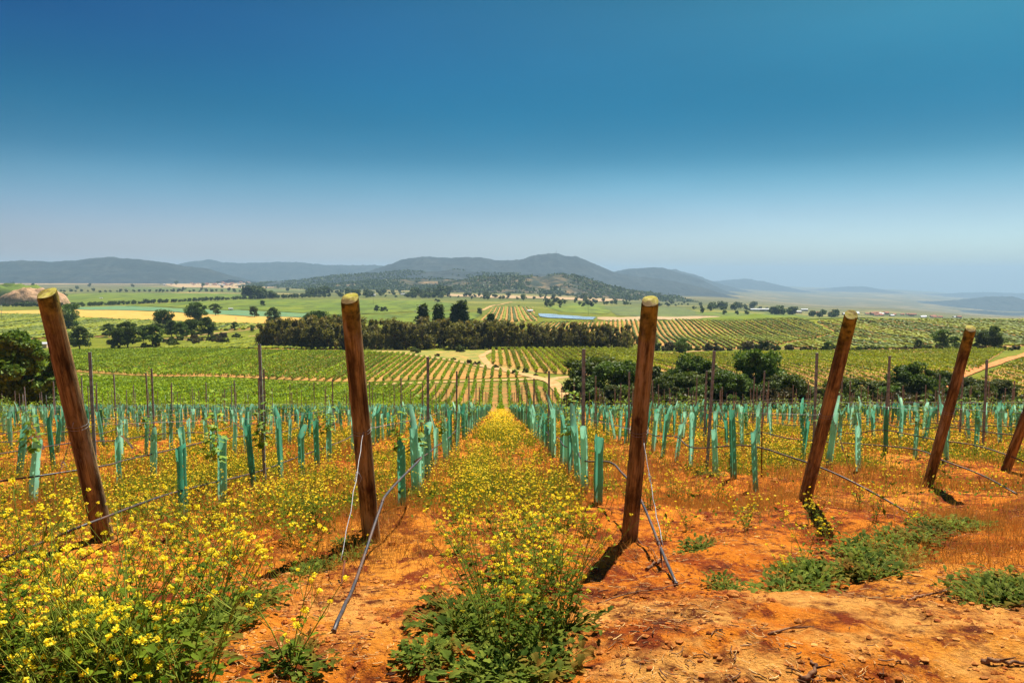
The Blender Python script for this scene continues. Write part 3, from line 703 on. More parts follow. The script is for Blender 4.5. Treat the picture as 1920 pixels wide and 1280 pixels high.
# trees on the far side of the left vineyard
LT = [(128, 618, 570, 'round', 0, 'tall round green tree right of the leftmost wooden post top'), (150, 655, 611, 'round', 1, 'dark tree standing at the foot of the scrub left of the tree row'),
      (140, 650, 628, 'round', 3, 'small dark tree beside the dark tree at the left'), (205, 632, 606, 'round', 1, 'small dark upright tree alone on the field edge'),
      (225, 652, 614, 'round', 3, 'dark tree at the left end of the tree row'), (240, 651, 602, 'round', 1, 'broad dark tree near the left end of the tree row'),
      (268, 640, 610, 'round', 0, 'rounded tree left of the tall one in the tree row'), (286, 650, 608, 'round', 2, 'pale green tree in the middle of the tree row'),
      (310, 625, 580, 'round', 3, 'tallest tree of the tree row'), (322, 632, 600, 'round', 1, 'dark tree under the tallest tree of the row'),
      (341, 636, 604, 'round', 2, 'green tree right of the tallest one'), (358, 634, 598, 'round', 3, 'narrow dark tree left of the dirt track'),
      (372, 612, 567, 'round', 0, 'round green tree on the ripe yellow field'), (404, 592, 569, 'round', 2, 'round tree with a short trunk behind the yellow field'),
      (390, 632, 594, 'round', 1, 'round dark tree beside the dirt track'), (477, 595, 574, 'round', 3, 'wide low tree at the far edge of the yellow field'),
      (513, 607, 576, 'round', 1, 'large round dark tree at the corner of the yellow field'), (493, 574, 563, 'round', 3, 'small flat dark tree on the bright green field'),
      (440, 619, 603, 'round', 2, 'thin green shrub by the dirt track'), (473, 622, 610, 'round', 0, 'small bright shrub left of the dark tree belt'),
      (645, 583, 576, 'bush', 1, 'low dark tree on the field behind the belt left'), (720, 584, 573, 'bush', 2, 'wide low tree on the green field behind the belt'),
      (706, 584, 572, 'round', 1, 'round dark tree touching the wide low tree'), (900, 590, 577, 'round', 3, 'dark tree left of the striped middle field'),
      (820, 566, 558, 'bush', 0, 'small dark tree far on the green field'), (62, 544, 531, 'round', 1, 'small lone tree on the bare bank'),
      (118, 556, 546, 'bush', 1, 'small bush beside the bare bank'), (55, 574, 562, 'bush', 0, 'bush at the foot of the bare bank')]
for px, pb, pt, kd, v, lb in LT: tree_px(kd, v, px, pb, pt, 'field_tree', lb, wide=1.15)
for k in range(30):
    px = 195+random.random()*270; pb = 655-random.random()*12-(px-195)*.04
    tree_px('bush', random.choice([0, 1, 2, 3, 4]), px, pb, pb-8-random.random()*9, 'scrub_bush', 'low bush in the scrub strip under the field trees', 'bush', 'bushes in the scrub strip')
# three conifers over the belt
for px, pt, v, lb in ((793, 571, 0, 'leftmost dark conifer rising over the tree belt'), (822, 571, 1, 'middle dark conifer rising over the tree belt'), (854, 572, 2, 'dark conifer left of the tallest one over the belt'), (866, 564, 0, 'tallest dark conifer over the tree belt')):
    tree_at('conifer', v, px, 470, pt, 'conifer', lb, wide=1.35)
tree_at('conifer', 1, 921, 500, 588, 'conifer', 'short wide conifer right of the tallest ones', wide=1.6)
tree_at('round', 0, 600, 470, 583, 'broadleaf_tree', 'rounded tree rising over the left part of the belt', wide=1.0)
tree_at('round', 1, 578, 470, 588, 'broadleaf_tree', 'darker rounded tree behind the left part of the belt', wide=1.1)
tree_at('round', 3, 635, 470, 590, 'broadleaf_tree', 'dark tree behind the post left of the flower path', wide=1.1)
# the dark belt of trees across the middle
for row, (Y0, n) in enumerate(((386, 74), (398, 70), (412, 58), (430, 44))):
    for k in range(n):
        px = 488+(k+random.random()*.8)/n*(745 if row < 2 else 690)
        top = np.interp(px, [485, 540, 620, 700, 800, 900, 1000, 1100, 1240], [612, 604, 600, 607, 606, 610, 614, 612, 624])
        if 800 < px < 850 and row == 0: continue
        tree_at('belt', random.randrange(7), px, Y0+random.random()*8, top+random.random()**1.3*30-12+(3-row)*1.5, 'belt_tree', 'dark tall tree, '+ordw(k+1)+' from left, '+ordw(row+1)+' line of the valley belt', 'tree', 'trees of the dark belt', .8+random.random()*.9)
# bushes along the foot of the belt and the hedge line to the right
for px, pb, h, v in ((780, 662, 14, 0), (775, 660, 12, 2), (865, 660, 16, 1), (888, 656, 10, 4), (930, 656, 8, 2), (955, 656, 8, 1), (820, 668, 8, 3), (850, 676, 8, 0), (880, 682, 10, 4), (895, 684, 11, 3), (930, 690, 9, 0), (965, 700, 10, 1), (985, 699, 11, 2), (1005, 705, 7, 0), (1060, 735, 14, 0), (1075, 728, 16, 1), (1065, 725, 12, 4), (1090, 750, 14, 3)):
    tree_px('bush', v, px, pb, pb-h, 'shrub', 'low rounded shrub between the dirt roads and the tree belt', 'bush', 'shrubs near the dirt roads', 1.1)
for k in range(54):
    px = 1225+k*12.8+random.random()*10; pb = 658-3*random.random()
    h = random.choice([9, 11, 14, 17, 22]) if px < 1480 else random.choice([7, 9, 12])
    tree_px('bush', random.choice([3, 4, 3, 0, 1, 2]), px, pb, pb-h, 'hedge_bush', 'rounded bush, '+ordw(k+1)+' from left in the hedge before the hill', 'bush', 'bushes of the hedge line', 1.15)
for px, pt, kd, v, lb in ((1278, 634, 'round', 0, 'green round bush tree right of the belt end'), (1555, 640, 'round', 2, 'green bush tree in the hedge left of the leaning post'), (1612, 649, 'round', 0, 'low dome tree right of the leaning post'), (1725, 636, 'round', 1, 'dark tree left of the cone shaped tree at right'),
                          (1772, 618, 'round', 0, 'cone shaped green tree left of the farther leaning post top'), (1793, 630, 'round', 2, 'low green tree touching the farther leaning post'), (1842, 622, 'round', 3, 'green tree right of the farther leaning post top'), (1868, 611, 'round', 1, 'big dark tree near the right edge above the hedge'), (1702, 648, 'round', 3, 'small dark tree left of the cone shaped tree')):
    tree_at(kd, v, px, 350, pt, 'hedge_tree', lb, wide=1.15)
tree_px('bush', 1, 1504, 609, 603, 'hill_bush', 'lone flat dark bush on the vineyard hill', 'bush', wide=2.2)
# far trees on the plain
FG = 'distant trees on the plain'
FARL = []
def fart(px, pb, h, kind=None, lb='small dark tree far away on the hazy plain', gp=FG):
    p = H(px, pb); hh = h/F*p[1]
    k = random.randrange(4) if kind is None else kind
    FARL.append((h, k, p, random.random()*6, hh, lb, gp))
for k in range(150):      # hedge line from the left bank
    tq = k/149; px = 2+tq*610; pb = np.interp(px, [0, 140, 300, 480, 610], [575, 575, 568, 560, 557])
    fart(px+random.random()*6, pb, 5+random.random()*4.5, None, 'dark tree of the long hedge line at the left', 'trees of the left hedge line')
for k in range(12): fart(458+random.random()*36, 559+random.random()*2, 22+random.random()*8, random.choice([4, 5, 0]), 'tall dark tree of the first grove on the plain', 'grove left on the plain')
for k in range(3): fart(506+random.random()*8, 560, 14+random.random()*4, 0, 'dark tree right of the first grove', 'pair beside the first grove')
for k in range(14): fart(568+random.random()*50, 554+random.random()*2, 15+random.random()*7, random.choice([4, 5, 0]), 'dark tree of the flat topped grove on the plain', 'flat topped grove')
for k in range(14): fart(636+random.random()*60, 556+random.random()*2, 12+random.random()*6, None, 'dark tree of the grove behind the second post', 'grove behind the post')
for k in range(16): fart(770+random.random()*70, 556+random.random()*3, 10+random.random()*16, random.choice([4, 5, 1, 2]), 'tall tree in front of the rocky hill', 'trees at the foot of the rocky hill')
for k in range(14): fart(1018+random.random()*160, 568+random.random()*5+k*.3, 6+random.random()*7, None, 'dark tree of the hedge behind the pond', 'hedge behind the pond')
for k in range(12): fart(1446+random.random()*44, 589+random.random()*2, 13+random.random()*8, random.choice([0, 1, 4]), 'dark tree of the round grove right of the pond', 'round grove at right')
for k in range(14): fart(1515+random.random()*60, 593+random.random()*3, 8+random.random()*9, None, 'dark tree near the right hand sheds', 'trees near the sheds')
for k in range(22): fart(1330+random.random()*100, 577+random.random()*6, 8+random.random()*8, None, 'dark tree behind the post right of the path', 'trees before the long hill')
for px, pb, h in ((1317, 587, 18), (1358, 590, 10), (1382, 590, 9), (1400, 590, 10), (872, 573, 16), (1040, 569, 12), (973, 575, 4), (1050, 577, 5)): fart(px, pb, h, 4 if h > 15 else None)
for k in range(70):
    px = random.random()*1500; pb = np.interp(px, [0, 600, 1000, 1300, 1500], [534, 540, 553, 568, 582])+random.random()*12
    fart(px, pb, 3+random.random()*6)
for k in range(120):
    px = 570+random.random()*720; pb = np.interp(px, [570, 1000, 1290], [545, 555, 568])+random.random()*9; fart(px, pb, 4+random.random()**2*9)
for k in range(46): fart(5+k*10.5+random.random()*5, 547+random.random()*2.5-k*.04, 4+random.random()*4, None, 'dark tree of the second hedge far on the left plain', 'second hedge on the left plain')
for k in range(26):
    px = 300+random.random()*560; fart(px, 529+random.random()*9+(px-300)*.008, 4+random.random()*5)
for k in range(16): fart(210+k*6+random.random()*4, 531, 6+random.random()*4, None, 'dark tree in the line under the left mountain', 'tree line under the left mountain')
FARL.sort(key=lambda a: -a[0])
for h, k, p, rz, hh, lb, gp in FARL[:296]: tag(link('distant_tree', FARM[k], None, p, (0, 0, rz), (hh*1.25, hh*1.25, hh)), lb, 'tree', gp)
mb = MB()
for h, k, p, rz, hh, lb, gp in FARL[296:]:
    me = FARM[k]; V = np.zeros(len(me.vertices)*3); me.vertices.foreach_get('co', V); V = V.reshape(-1, 3); q = (len(V)-10)//4
    V = V[:q*4]*np.array([hh*1.25, hh*1.25, hh])+np.array(p); mb.add(V, np.arange(q*4).reshape(q, 4), 0)
tag(link('distant_trees', mb.mesh('distant_trees', M['tree_dark'])), 'smallest trees dotted over the hazy plain', 'trees', None, 'stuff')
print('trees done', len(FARL))

# ------------------------------------------------------------------ buildings
def house_mesh(name, L, W, h, rh, wm, rm, nwin=3):
    mb = MB(); x, y = L/2, W/2
    V = [(-x, -y, -1), (x, -y, -1), (x, y, -1), (-x, y, -1), (-x, -y, h), (x, -y, h), (x, y, h), (-x, y, h), (-x, 0, h+rh), (x, 0, h+rh)]
    mb.add(V, [[0, 1, 5, 4], [1, 2, 6, 5], [2, 3, 7, 6], [3, 0, 4, 7]], 0)
    mb.add([V[4], V[7], V[8], V[5], V[6], V[9]], [[0, 1, 2], [4, 3, 5]], 0)
    o = .5
    mb.add([(-x-o, -y-o, h-.3), (x+o, -y-o, h-.3), (x+o, 0, h+rh+.05), (-x-o, 0, h+rh+.05), (-x-o, y+o, h-.3), (x+o, y+o, h-.3)], [[0, 1, 2, 3], [3, 2, 5, 4]], 1)
    for k in range(nwin):
        cx = -x+(k+.5)*L/nwin; s = min(.6, L/nwin*.25)
        for sy in (-1, 1):
            yy = sy*(y+.05); q = [(cx-s, yy, h*.35), (cx+s, yy, h*.35), (cx+s, yy, h*.75), (cx-s, yy, h*.75)]
            mb.add(q, [[0, 1, 2, 3]], 2)
    return mb.mesh(name, [wm, rm, M['window']])
HM = [house_mesh('house', 10, 8, 3.2, 2.2, M['wall'], M['roof']), house_mesh('house', 13, 8, 5.6, 2.4, M['wall_warm'], M['roof'], 4), house_mesh('house', 9, 9, 3, 2, M['wall_warm'], M['roof_grey'])]
for k in range(95):
    px = random.choice([random.gauss(400, 60), random.gauss(440, 30), random.gauss(790, 40), random.gauss(760, 25)])
    px = min(max(px, 250), 880); pb = random.uniform(528, 536)+(4 if px > 600 else 0)
    p = H(px, pb); s = 1.0+random.random()*.9
    o = link('house', random.choice(HM), None, p, (0, 0, random.uniform(-.4, .4)), s)
    tag(o, 'small tiled house of the far settlement on the plain', 'house', 'houses of the far settlement')
for k in range(34):
    px = random.uniform(1520, 1800); pb = random.uniform(592, 600)-4
    Y = random.uniform(2000, 2600); x = (px-960)/F*Y; z = Zt(x, Y)
    o = link('house', random.choice(HM), None, (x, Y, z), (0, 0, random.uniform(-.4, .4)), 1.1)
    tag(o, 'pale house of the town beyond the right hill', 'house', 'houses of the right hand town')
def shed(px, pb, L, W, h, lb, rot=0.1, wm='wall', name='shed'):
    p = H(px, pb); o = bpy.data.objects.new(name, None); C.objects.link(o); o.location = p; o.rotation_euler = (0, 0, rot)
    tag(o, lb, 'shed')
    x, y = L/2, W/2; mb = MB()
    mb.add([(-x, -y, -1), (x, -y, -1), (x, y, -1), (-x, y, -1), (-x, -y, h), (x, -y, h), (x, y, h), (-x, y, h)], [[0, 1, 5, 4], [1, 2, 6, 5], [2, 3, 7, 6], [3, 0, 4, 7]])
    mb.add([(-x, -y, h), (-x, y, h), (-x, 0, h*1.3), (x, -y, h), (x, y, h), (x, 0, h*1.3)], [[0, 1, 2], [4, 3, 5]])
    link('wall', mb.mesh('wall', M[wm]), o)
    mb = MB(); q = .4
    mb.add([(-x-q, -y-q, h-.1), (x+q, -y-q, h-.1), (x+q, 0, h*1.3+.06), (-x-q, 0, h*1.3+.06), (-x-q, y+q, h-.1), (x+q, y+q, h-.1)], [[0, 1, 2, 3], [3, 2, 5, 4]])
    link('roof', mb.mesh('roof', M['roof_grey']), o)
    mb = MB(); mb.add([(-x*.2, -y-.06, 0), (x*.2, -y-.06, 0), (x*.2, -y-.06, h*.7), (-x*.2, -y-.06, h*.7)], [[0, 1, 2, 3]])
    link('door', mb.mesh('door', M['window']), o)
shed(994, 586, 7, 5, 3, 'small white hut left of the long pond', name='hut')
shed(1427, 583, 60, 16, 5, 'long pale shed left of the round grove')
shed(1492, 587, 30, 14, 5, 'pale shed right of the round grove', .2)
shed(1508, 583, 22, 12, 6, 'white shed behind the trees at right', -.2)
shed(760, 553, 30, 14, 4, 'low pale shed at the foot of the rocky hill')
shed(700, 556, 12, 8, 5, 'small pale shed right of the grove on the plain')
shed(199, 524, 30, 20, 9, 'tiny white shed under the left mountain')
shed(190, 560, 5, 3, 2, 'tiny white hut on the green field at the left', name='hut')
shed(433, 581, 6, 3, 2, 'tiny white hut beside the teal field', name='hut')
shed(75, 652, 7, 4, 2.2, 'low pale hut behind the large tree at the left', .3, 'wall_warm', 'hut')
# masts on the summit, poles on the plain
for px, lb in ((1043, 'thin radio mast on the central summit'), (1028, 'shorter radio mast left on the central summit')):
    p = P(px, 476, 7200); mb = MB(); hh = 46 if px == 1043 else 30
    tube(mb, [(0, 0, -8), (0, 0, hh)], [1.6, .8], 5); 
    for q in (.5, .8): tube(mb, [(-3, 0, hh*q), (3, 0, hh*q)], .6, 4)
    tag(link('radio_mast', mb.mesh('radio_mast', M['steel']), None, p), lb, 'mast')
def pole(px, pb, pt, lb):
    p = H(px, pb); hh = (pb-pt)/F*p[1]; mb = MB(); tube(mb, [(0, 0, -.3), (0, 0, hh)], [.16, .11], 6)
    tube(mb, [(-1, 0, hh*.93), (1, 0, hh*.93)], .07, 4)
    for q in (-.9, 0, .9): tube(mb, [(q, 0, hh*.93), (q, 0, hh*.96)], .06, 4)
    tag(link('utility_pole', mb.mesh('utility_pole', M['steel']), None, p), lb, 'utility pole')
for a in ((4, 605, 571, 'pale utility pole at the left edge of the green field'), (443, 618, 594, 'utility pole on the yellow field left of the round dark tree'), (528, 609, 590, 'utility pole right of the round dark tree'), (700, 572, 548, 'utility pole on the green field behind the belt'), (1103, 592, 575, 'utility pole right of the pond')): pole(*a)

# ------------------------------------------------------------------ vine rows of the grown vineyards
def row_segments(poly, vp, spacing, phase=0.0):
    d = np.array([(vp-960)/F, 1.0]); d /= np.linalg.norm(d); n = np.array([d[1], -d[0]])
    A = np.array([[p[0], p[1]] for p in poly]); q = A@n; s = A@d; out = []
    for c_ in np.arange(math.ceil((q.min()-phase)/spacing)*spacing+phase, q.max(), spacing):
        hits = []
        for i in range(len(A)):
            j = (i+1) % len(A)
            if (q[i] > c_) != (q[j] > c_):
                t_ = (c_-q[i])/(q[j]-q[i]); hits.append(s[i]+t_*(s[j]-s[i]))
        hits.sort()
        for a, b in zip(hits[::2], hits[1::2]):
            if b-a > 4: out.append((d*a+n*c_, d*b+n*c_))
    return out
def add_row(mb, a, b, hgt, wid, seg, leaves, lsize, r, woody=True):
    L = np.linalg.norm(b-a); n = max(3, int(L/seg)); t_ = np.linspace(0, 1, n+1)
    X = a[0]+(b[0]-a[0])*t_; Y = a[1]+(b[1]-a[1])*t_
    d = (b-a)/L; nx, ny = d[1], -d[0]; Z = zt(X, Y, False)
    hv = hgt*(.82+.3*r.random(n+1)); wv = wid*(.6+.7*r.random(n+1)); cx = (r.random(n+1)-.5)*wid*.5
    prof = [(-.5, .38), (-.42, .8), (.1, 1.0), (.5, .72), (.42, .35)]
    V = np.stack([np.stack([X+nx*(cx+wv*q), Y+ny*(cx+wv*q), Z+hv*zz], -1) for q, zz in prof], 1)
    V = V+r.normal(size=V.shape)*wid*.09
    k = len(prof); i, j = np.meshgrid(np.arange(n), np.arange(k), indexing='ij'); j2 = (j+1) % k
    Q = np.stack([i*k+j, i*k+j2, (i+1)*k+j2, (i+1)*k+j], -1).reshape(-1, 4)
    if not leaves: mb.add(V.reshape(-1, 3), Q, 0)
    else:
        # the leaf wall is broken into loose pieces so that light and gaps come through
        keep = r.random(len(Q)) < .45; mb.add(V.reshape(-1, 3), Q[keep], 0)
        m_ = int(L*leaves); tt = r.random(m_); off = r.normal(size=m_)*wid*.36; hz = hgt*(.32+.75*r.random(m_)**.8)
        x = a[0]+(b[0]-a[0])*tt+nx*off; y = a[1]+(b[1]-a[1])*tt+ny*off
        cards(mb, np.stack([x, y, zt(x, y, False)+hz], -1), lsize*(.6+.8*r.random(m_)), 0, 1.2, r)
    if woody:
        m_ = int(L/2.2); tt = (np.arange(m_)+.5)/max(m_, 1); x = a[0]+(b[0]-a[0])*tt; y = a[1]+(b[1]-a[1])*tt; z = zt(x, y, False)
        w_ = .06
        Vv = np.stack([np.stack([x-w_, y, z-.1], -1), np.stack([x+w_, y, z-.1], -1), np.stack([x+w_, y, z+hgt*.6], -1), np.stack([x-w_, y, z+hgt*.6], -1)], 1)
        Vw = np.stack([np.stack([x, y-w_, z-.1], -1), np.stack([x, y+w_, z-.1], -1), np.stack([x, y+w_, z+hgt*.6], -1), np.stack([x, y-w_, z+hgt*.6], -1)], 1)
        mb.add(np.concatenate([Vv, Vw]).reshape(-1, 3), np.arange(8*m_).reshape(-1, 4), 1)
rr_ = np.random.default_rng(99); nrow = 0; over = []
def block(poly, vp, sp, hgt, wid, seg, leaves, ls, mat, label, group, lim=1e9):
    global nrow
    segs = row_segments(poly, vp, sp); ci = 0
    for a, b in segs:
        # left out when wholly outside the picture
        pxa, pxb = 960+a[0]/a[1]*F, 960+b[0]/b[1]*F
        if max(pxa, pxb) < -60 or min(pxa, pxb) > 1980: continue
        if nrow >= 298: over.append((a, b, hgt, wid)); continue
        mb = MB(); add_row(mb, a, b, hgt, wid, seg, leaves, ls, rr_)
        ci += 1; tag(link('vine_row', mb.mesh('vine_row', [M[mat], M['bark']])), ordw(ci)+' row from left, '+label, 'vine row', group); nrow += 1
block(BL_C2, 925, 2.9, 1.6, .95, .8, 14, .36, 'vine_yellow', 'thick row in the striped block before the tree belt', 'vine rows of the striped block')
block(BL_A, 938, 2.5, 1.4, .62, .8, 20, .30, 'vine_old', 'vine row of the block just below the young vines', 'vine rows of the nearest grown block')
block(BL_C3, 925, 3.9, 1.1, .62, 1.0, 15, .30, 'vine_yellow', 'vine row right of the red track', 'vine rows right of the red track')
block(BL_C, 925, 3.9, 1.1, .62, 1.0, 15, .32, 'vine_yellow', 'vine row behind the gully trees', 'vine rows behind the gully trees')
block(BL_B, 938, 2.6, 1.35, .62, 1.0, 13, .36, 'vine_old', 'vine row of the block between two dirt tracks', 'vine rows of the middle block')
print('rows', nrow, len(over))
mb = MB()
for poly, vp, sp, wd in ((BL_B2, 938, 2.6, .9), (BL_D1, 1150, 3.6, 1.2), (BL_D2, 925, 6.4, 1.7), (BL_E, 955, 6.0, 2.6), (BL_G, 700, 6.0, 3.0)):
    for a, b in row_segments(poly, vp, sp): add_row(mb, a, b, 1.5, wd, 2.0, 0, 0, rr_, False)
for a, b, h_, w_ in over: add_row(mb, a, b, h_, w_, 1.0, 9, .36, rr_, False)
tag(link('vine_rows', mb.mesh('vine_rows', M['vine_yellow'])), 'far vine rows striping the hills and the valley beyond the belt', 'vine rows', None, 'stuff')
print('vines done')

# ------------------------------------------------------------------ young vineyard: posts, tubes, wires, hoses
def rowx(k, y): return -1.085+2.17*k-ROWX*(y-0)      # centre of young row k (0 = left of the path, 1 = right)
def rowz(k, y): return Zt(rowx(k, y), y)
ENDS = {-1: 6.35, 0: 6.5, 1: 6.5, 2: 8.3, 3: 9.8, 4: 11.4}
def rend(k):
    if k in ENDS: return ENDS[k]
    return 6.3-(k+1)*-.05 if k < 0 else 11.4+(k-4)*1.5
PW = [(-1, (197, 1045), (88, 550), 'leftmost thick wooden end post leaning towards the viewer, with a weathered pale top', 6.35, .080),
      (0, (697, 1008), (656, 560), 'thick wooden end post left of the flower path, with a mossy flat top', 6.5, .075),
      (1, (1180, 985), (1219, 565), 'thick wooden end post right of the flower path, with a yellow mossy top', 6.5, .070),
      (2, (1508, 942), (1596, 590), 'brown wooden end post leaning right with a bright yellow cut top, third from the path', 8.3, .068),
      (3, (1738, 905), (1820, 616), 'slimmer dark wooden end post leaning right with a notched top', 9.8, .064),
      (4, (1885, 870), (1970, 655), 'wooden end post cut off by the right edge of the photo', 11.4, .068)]
POSTS = {}
def wooden_post(k, base, top, label, Y, r0):
    b = P(base[0], base[1], Y); zb = Zt(b[0], Y); b = np.array([b[0], Y, zb-.03])
    # the post leans back towards the viewer along its row
    best = None
    for d in np.linspace(.3, 2.4, 200):
        tp = P(top[0], top[1], Y-d); dx = tp[0]-b[0]
        L = np.linalg.norm(tp-b); e = abs(dx+ROWX*(-d))+abs(L-2.3)*.15
        if best is None or e < best[0]: best = (e, tp, L)
    tp, L = best[1], best[2]
    ax = Vector((tp-b)).normalized(); q = ax.to_track_quat('Z', 'Y')
    e = bpy.data.objects.new('wooden_post', None); C.objects.link(e); e.location = b; e.rotation_mode = 'QUATERNION'; e.rotation_quaternion = q
    tag(e, label, 'post')
    n, s = 90, 40; zz = np.linspace(-.35, L, n); th = np.arange(s)*2*PI/s
    TH, ZZ = np.meshgrid(th, zz); rad = r0*(1-.10*(ZZ/L))
    rad = rad*(1+.10*(fbm(np.cos(TH)*1.3+9*k, np.sin(TH)*1.3+ZZ*1.6, 50+k, 3)-.5)+.035*(fbm(TH*6, ZZ*2.2, 60+k, 3)-.5))
    # a drying crack, deepest near the top
    ca = 4.4+.5*k; dth = np.abs((TH-ca-.25*np.sin(ZZ*2.2)+PI) % (2*PI)-PI)
    rad = rad-.013*np.exp(-(dth/.07)**2)*np.clip((ZZ-.5*L)/(.5*L), 0, 1)
    for kz, ka in ((.45*L, 4.9), (.72*L, 4.1), (.25*L, 4.6)):     # knots
        dk = np.hypot(((TH-ka+PI) % (2*PI)-PI)*r0, ZZ-kz-.03*k); rad = rad+.006*np.exp(-(dk/.025)**2)-.006*np.exp(-(dk/.010)**2)
    tilt = .022*np.cos(TH-1.2)*(ZZ > L-.02)
    rad = np.where(ZZ > L-.012, rad*.955, rad)
    V = np.stack([rad*np.cos(TH), rad*np.sin(TH), ZZ+tilt], -1)
    i, j = np.meshgrid(np.arange(n-1), np.arange(s), indexing='ij'); j2 = (j+1) % s
    mb = MB(); mb.add(V.reshape(-1, 3), np.stack([i*s+j, i*s+j2, (i+1)*s+j2, (i+1)*s+j], -1).reshape(-1, 4), 0, True)
    mb.f.append((np.array([[k2 for k2 in range(s)][::-1]]), 0, False))
    link('shaft', mb.mesh('shaft', M['wood']), e)
    mb = MB(); rim = V[-1]; rings = [rim*np.array([f_, f_, 1])+np.array([0, 0, .003+.004*(1-f_)]) for f_ in (.995, .7, .4, .12)]
    # keep the disc on the tilted cut
    for q_, f_ in zip(rings, (.995, .7, .4, .12)): q_[:, 2] = L+.003+(rim[:, 2]-L)*f_+.0025*np.sin(th*3)*f_
    VV = np.concatenate(rings); i, j = np.meshgrid(np.arange(3), np.arange(s), indexing='ij'); j2 = (j+1) % s
    mb.add(VV, np.stack([i*s+j, i*s+j2, (i+1)*s+j2, (i+1)*s+j], -1).reshape(-1, 4), 0, True)
    mb.f.append((np.array([[3*s+k2 for k2 in range(s)]]), 0, False))
    link('cut_top', mb.mesh('cut_top', M['wood_cut']), e)
    mb = MB()
    for hz in (.50*L, .512*L):      # wire wound round the post
        ph = np.linspace(0, 2*PI, 26); tube(mb, np.stack([(r0*1.0+.003)*np.cos(ph), (r0*1.0+.003)*np.sin(ph), hz+.012*np.sin(ph+k)], -1), .0015, 5)
    link('wire_wrap', mb.mesh('wire_wrap', M['wire']), e)
    POSTS[k] = (b, tp, L)
    return e
for k, b_, t_, lb, Y, r0 in PW: wooden_post(k, b_, t_, lb, Y, r0)

# guy wires from post to anchor
def polyw(name, pts, rad, mat, label, cat, sides=6, group=None):
    mb = MB(); tube(mb, pts, rad, sides); return tag(link(name, mb.mesh(name, M[mat])), label, cat, group)
def guy(k, at_frac, gpx, lb, mids=()):
    b, tp, L = POSTS[k]; a = b+(tp-b)*at_frac; a = a+np.array([.03, -.09, 0]); g = np.array(H(*gpx)); g[2] += .0
    e = bpy.data.objects.new('anchor_wire', None); C.objects.link(e); e.location = g; tag(e, lb, 'wire')
    ts = np.linspace(0, 1, 14); pts = np.array([a*(1-q)+(g+np.array([0, 0, .16]))*q for q in ts]); pts[:, 2] -= .05*np.sin(ts*PI)
    pts = pts+rng.normal(size=pts.shape)*.004
    mb = MB(); tube(mb, pts-g, .0032, 5)
    kn = pts[4]-g                       # the twisted splice
    ph = np.linspace(0, 8*PI, 40); d = (pts[6]-pts[4]); sp = kn+np.linspace(0, 1, 40)[:, None]*d*.5
    tube(mb, sp+np.stack([np.cos(ph), np.sin(ph), 0*ph], -1)*.008, .0025, 4)
    tube(mb, [kn, kn+np.array([.03, 0, -.05]), kn+np.array([.01, 0, -.1])], .002, 4)
    link('wire', mb.mesh('wire', M['wire']), e)
    mb = MB(); d = (a-g)/np.linalg.norm(a-g); tube(mb, [-d*.2, d*.2], .006, 6); ph = np.linspace(0, 2*PI, 14)
    tube(mb, np.array([0, 0, 0])+d*.21+np.stack([.018*np.cos(ph), 0*ph, .018*np.sin(ph)], -1), .004, 5)
    link('anchor_rod', mb.mesh('anchor_rod', M['rust']), e)
guy(0, .50, (640, 1098), 'slack silver anchor wire of the post left of the flower path')
guy(1, .48, (1243, 1072), 'silver anchor wire of the post right of the flower path')
guy(-1, .52, (82, 1010), 'silver anchor wire of the leftmost post')
guy(2, .50, (1612, 952), 'silver anchor wire of the leaning post with the bright yellow top')
guy(3, .55, (1840, 905), 'silver anchor wire of the slim notched post')

# drip hoses
def smooth(pts, n=8):
    P_ = np.array(pts, float); P2 = np.vstack([2*P_[0]-P_[1], P_, 2*P_[-1]-P_[-2]]); out = []
    for i in range(1, len(P2)-2):
        for t_ in np.linspace(0, 1, n, endpoint=False):
            p0, p1, p2, p3 = P2[i-1:i+3]
            out.append(.5*((2*p1)+(-p0+p2)*t_+(2*p0-5*p1+4*p2-p3)*t_**2+(-p0+3*p1-3*p2+p3)*t_**3))
    out.append(P_[-1]); return np.array(out)
def hose(k, start, lb, y0):
    pts = [np.array(p) for p in start]
    y = y0; rowp = []
    i = 0
    while y < 74:
        rowp.append((rowx(k, y)+.04*math.sin(y*1.7+k), y, rowz(k, y)+.40+.035*math.sin(y*2.1+k*2)+(.02 if i % 2 else -.02))); y += 1.3+.02*y; i += 1
    sm = smooth(pts+[np.array(p) for p in rowp], 6); sm[:, 2] = np.maximum(sm[:, 2], zt(sm[:, 0], sm[:, 1])+.012); mb = MB(); tube(mb, sm, .0105, 8)
    for q in range(0, min(len(sm), 60), 7):   # drip fittings and ties
        d = sm[min(q+1, len(sm)-1)]-sm[q]; d = d/(np.linalg.norm(d)+1e-9)*.03; tube(mb, [sm[q]-d*.4, sm[q]+d*.4], .0135, 7)
    return tag(link('drip_hose', mb.mesh('drip_hose', M['hose'])), lb, 'hose')
def gp(px, py, dz=0): p = H(px, py); return (p[0], p[1], p[2]+dz)
h0 = gp(626, 1198, .012)
hose(0, [h0, P(668, 1085, 4.6), P(712, 955, 5.7), P(730, 920, 6.2), P(790, 858, 7.7)], 'black drip hose rising from the bare soil to the tubes left of the flower path', 9.6)
h1 = gp(1268, 1100, .012)
hose(1, [h1, P(1240, 1030, 5.2), P(1212, 960, 6.1), P(1190, 915, 6.9), P(1165, 885, 7.5), P(1142, 866, 8.2)], 'black drip hose rising from the soil behind the post right of the flower path', 9.6)
hose(-1, [P(-60, 1080, 5.2), P(0, 1050, 5.35), P(100, 1008, 5.6), P(190, 972, 5.9), P(330, 922, 7.6), P(480, 885, 10.2), P(560, 856, 13.0)], 'black drip hose crossing low in front of the leftmost post', 15.5)
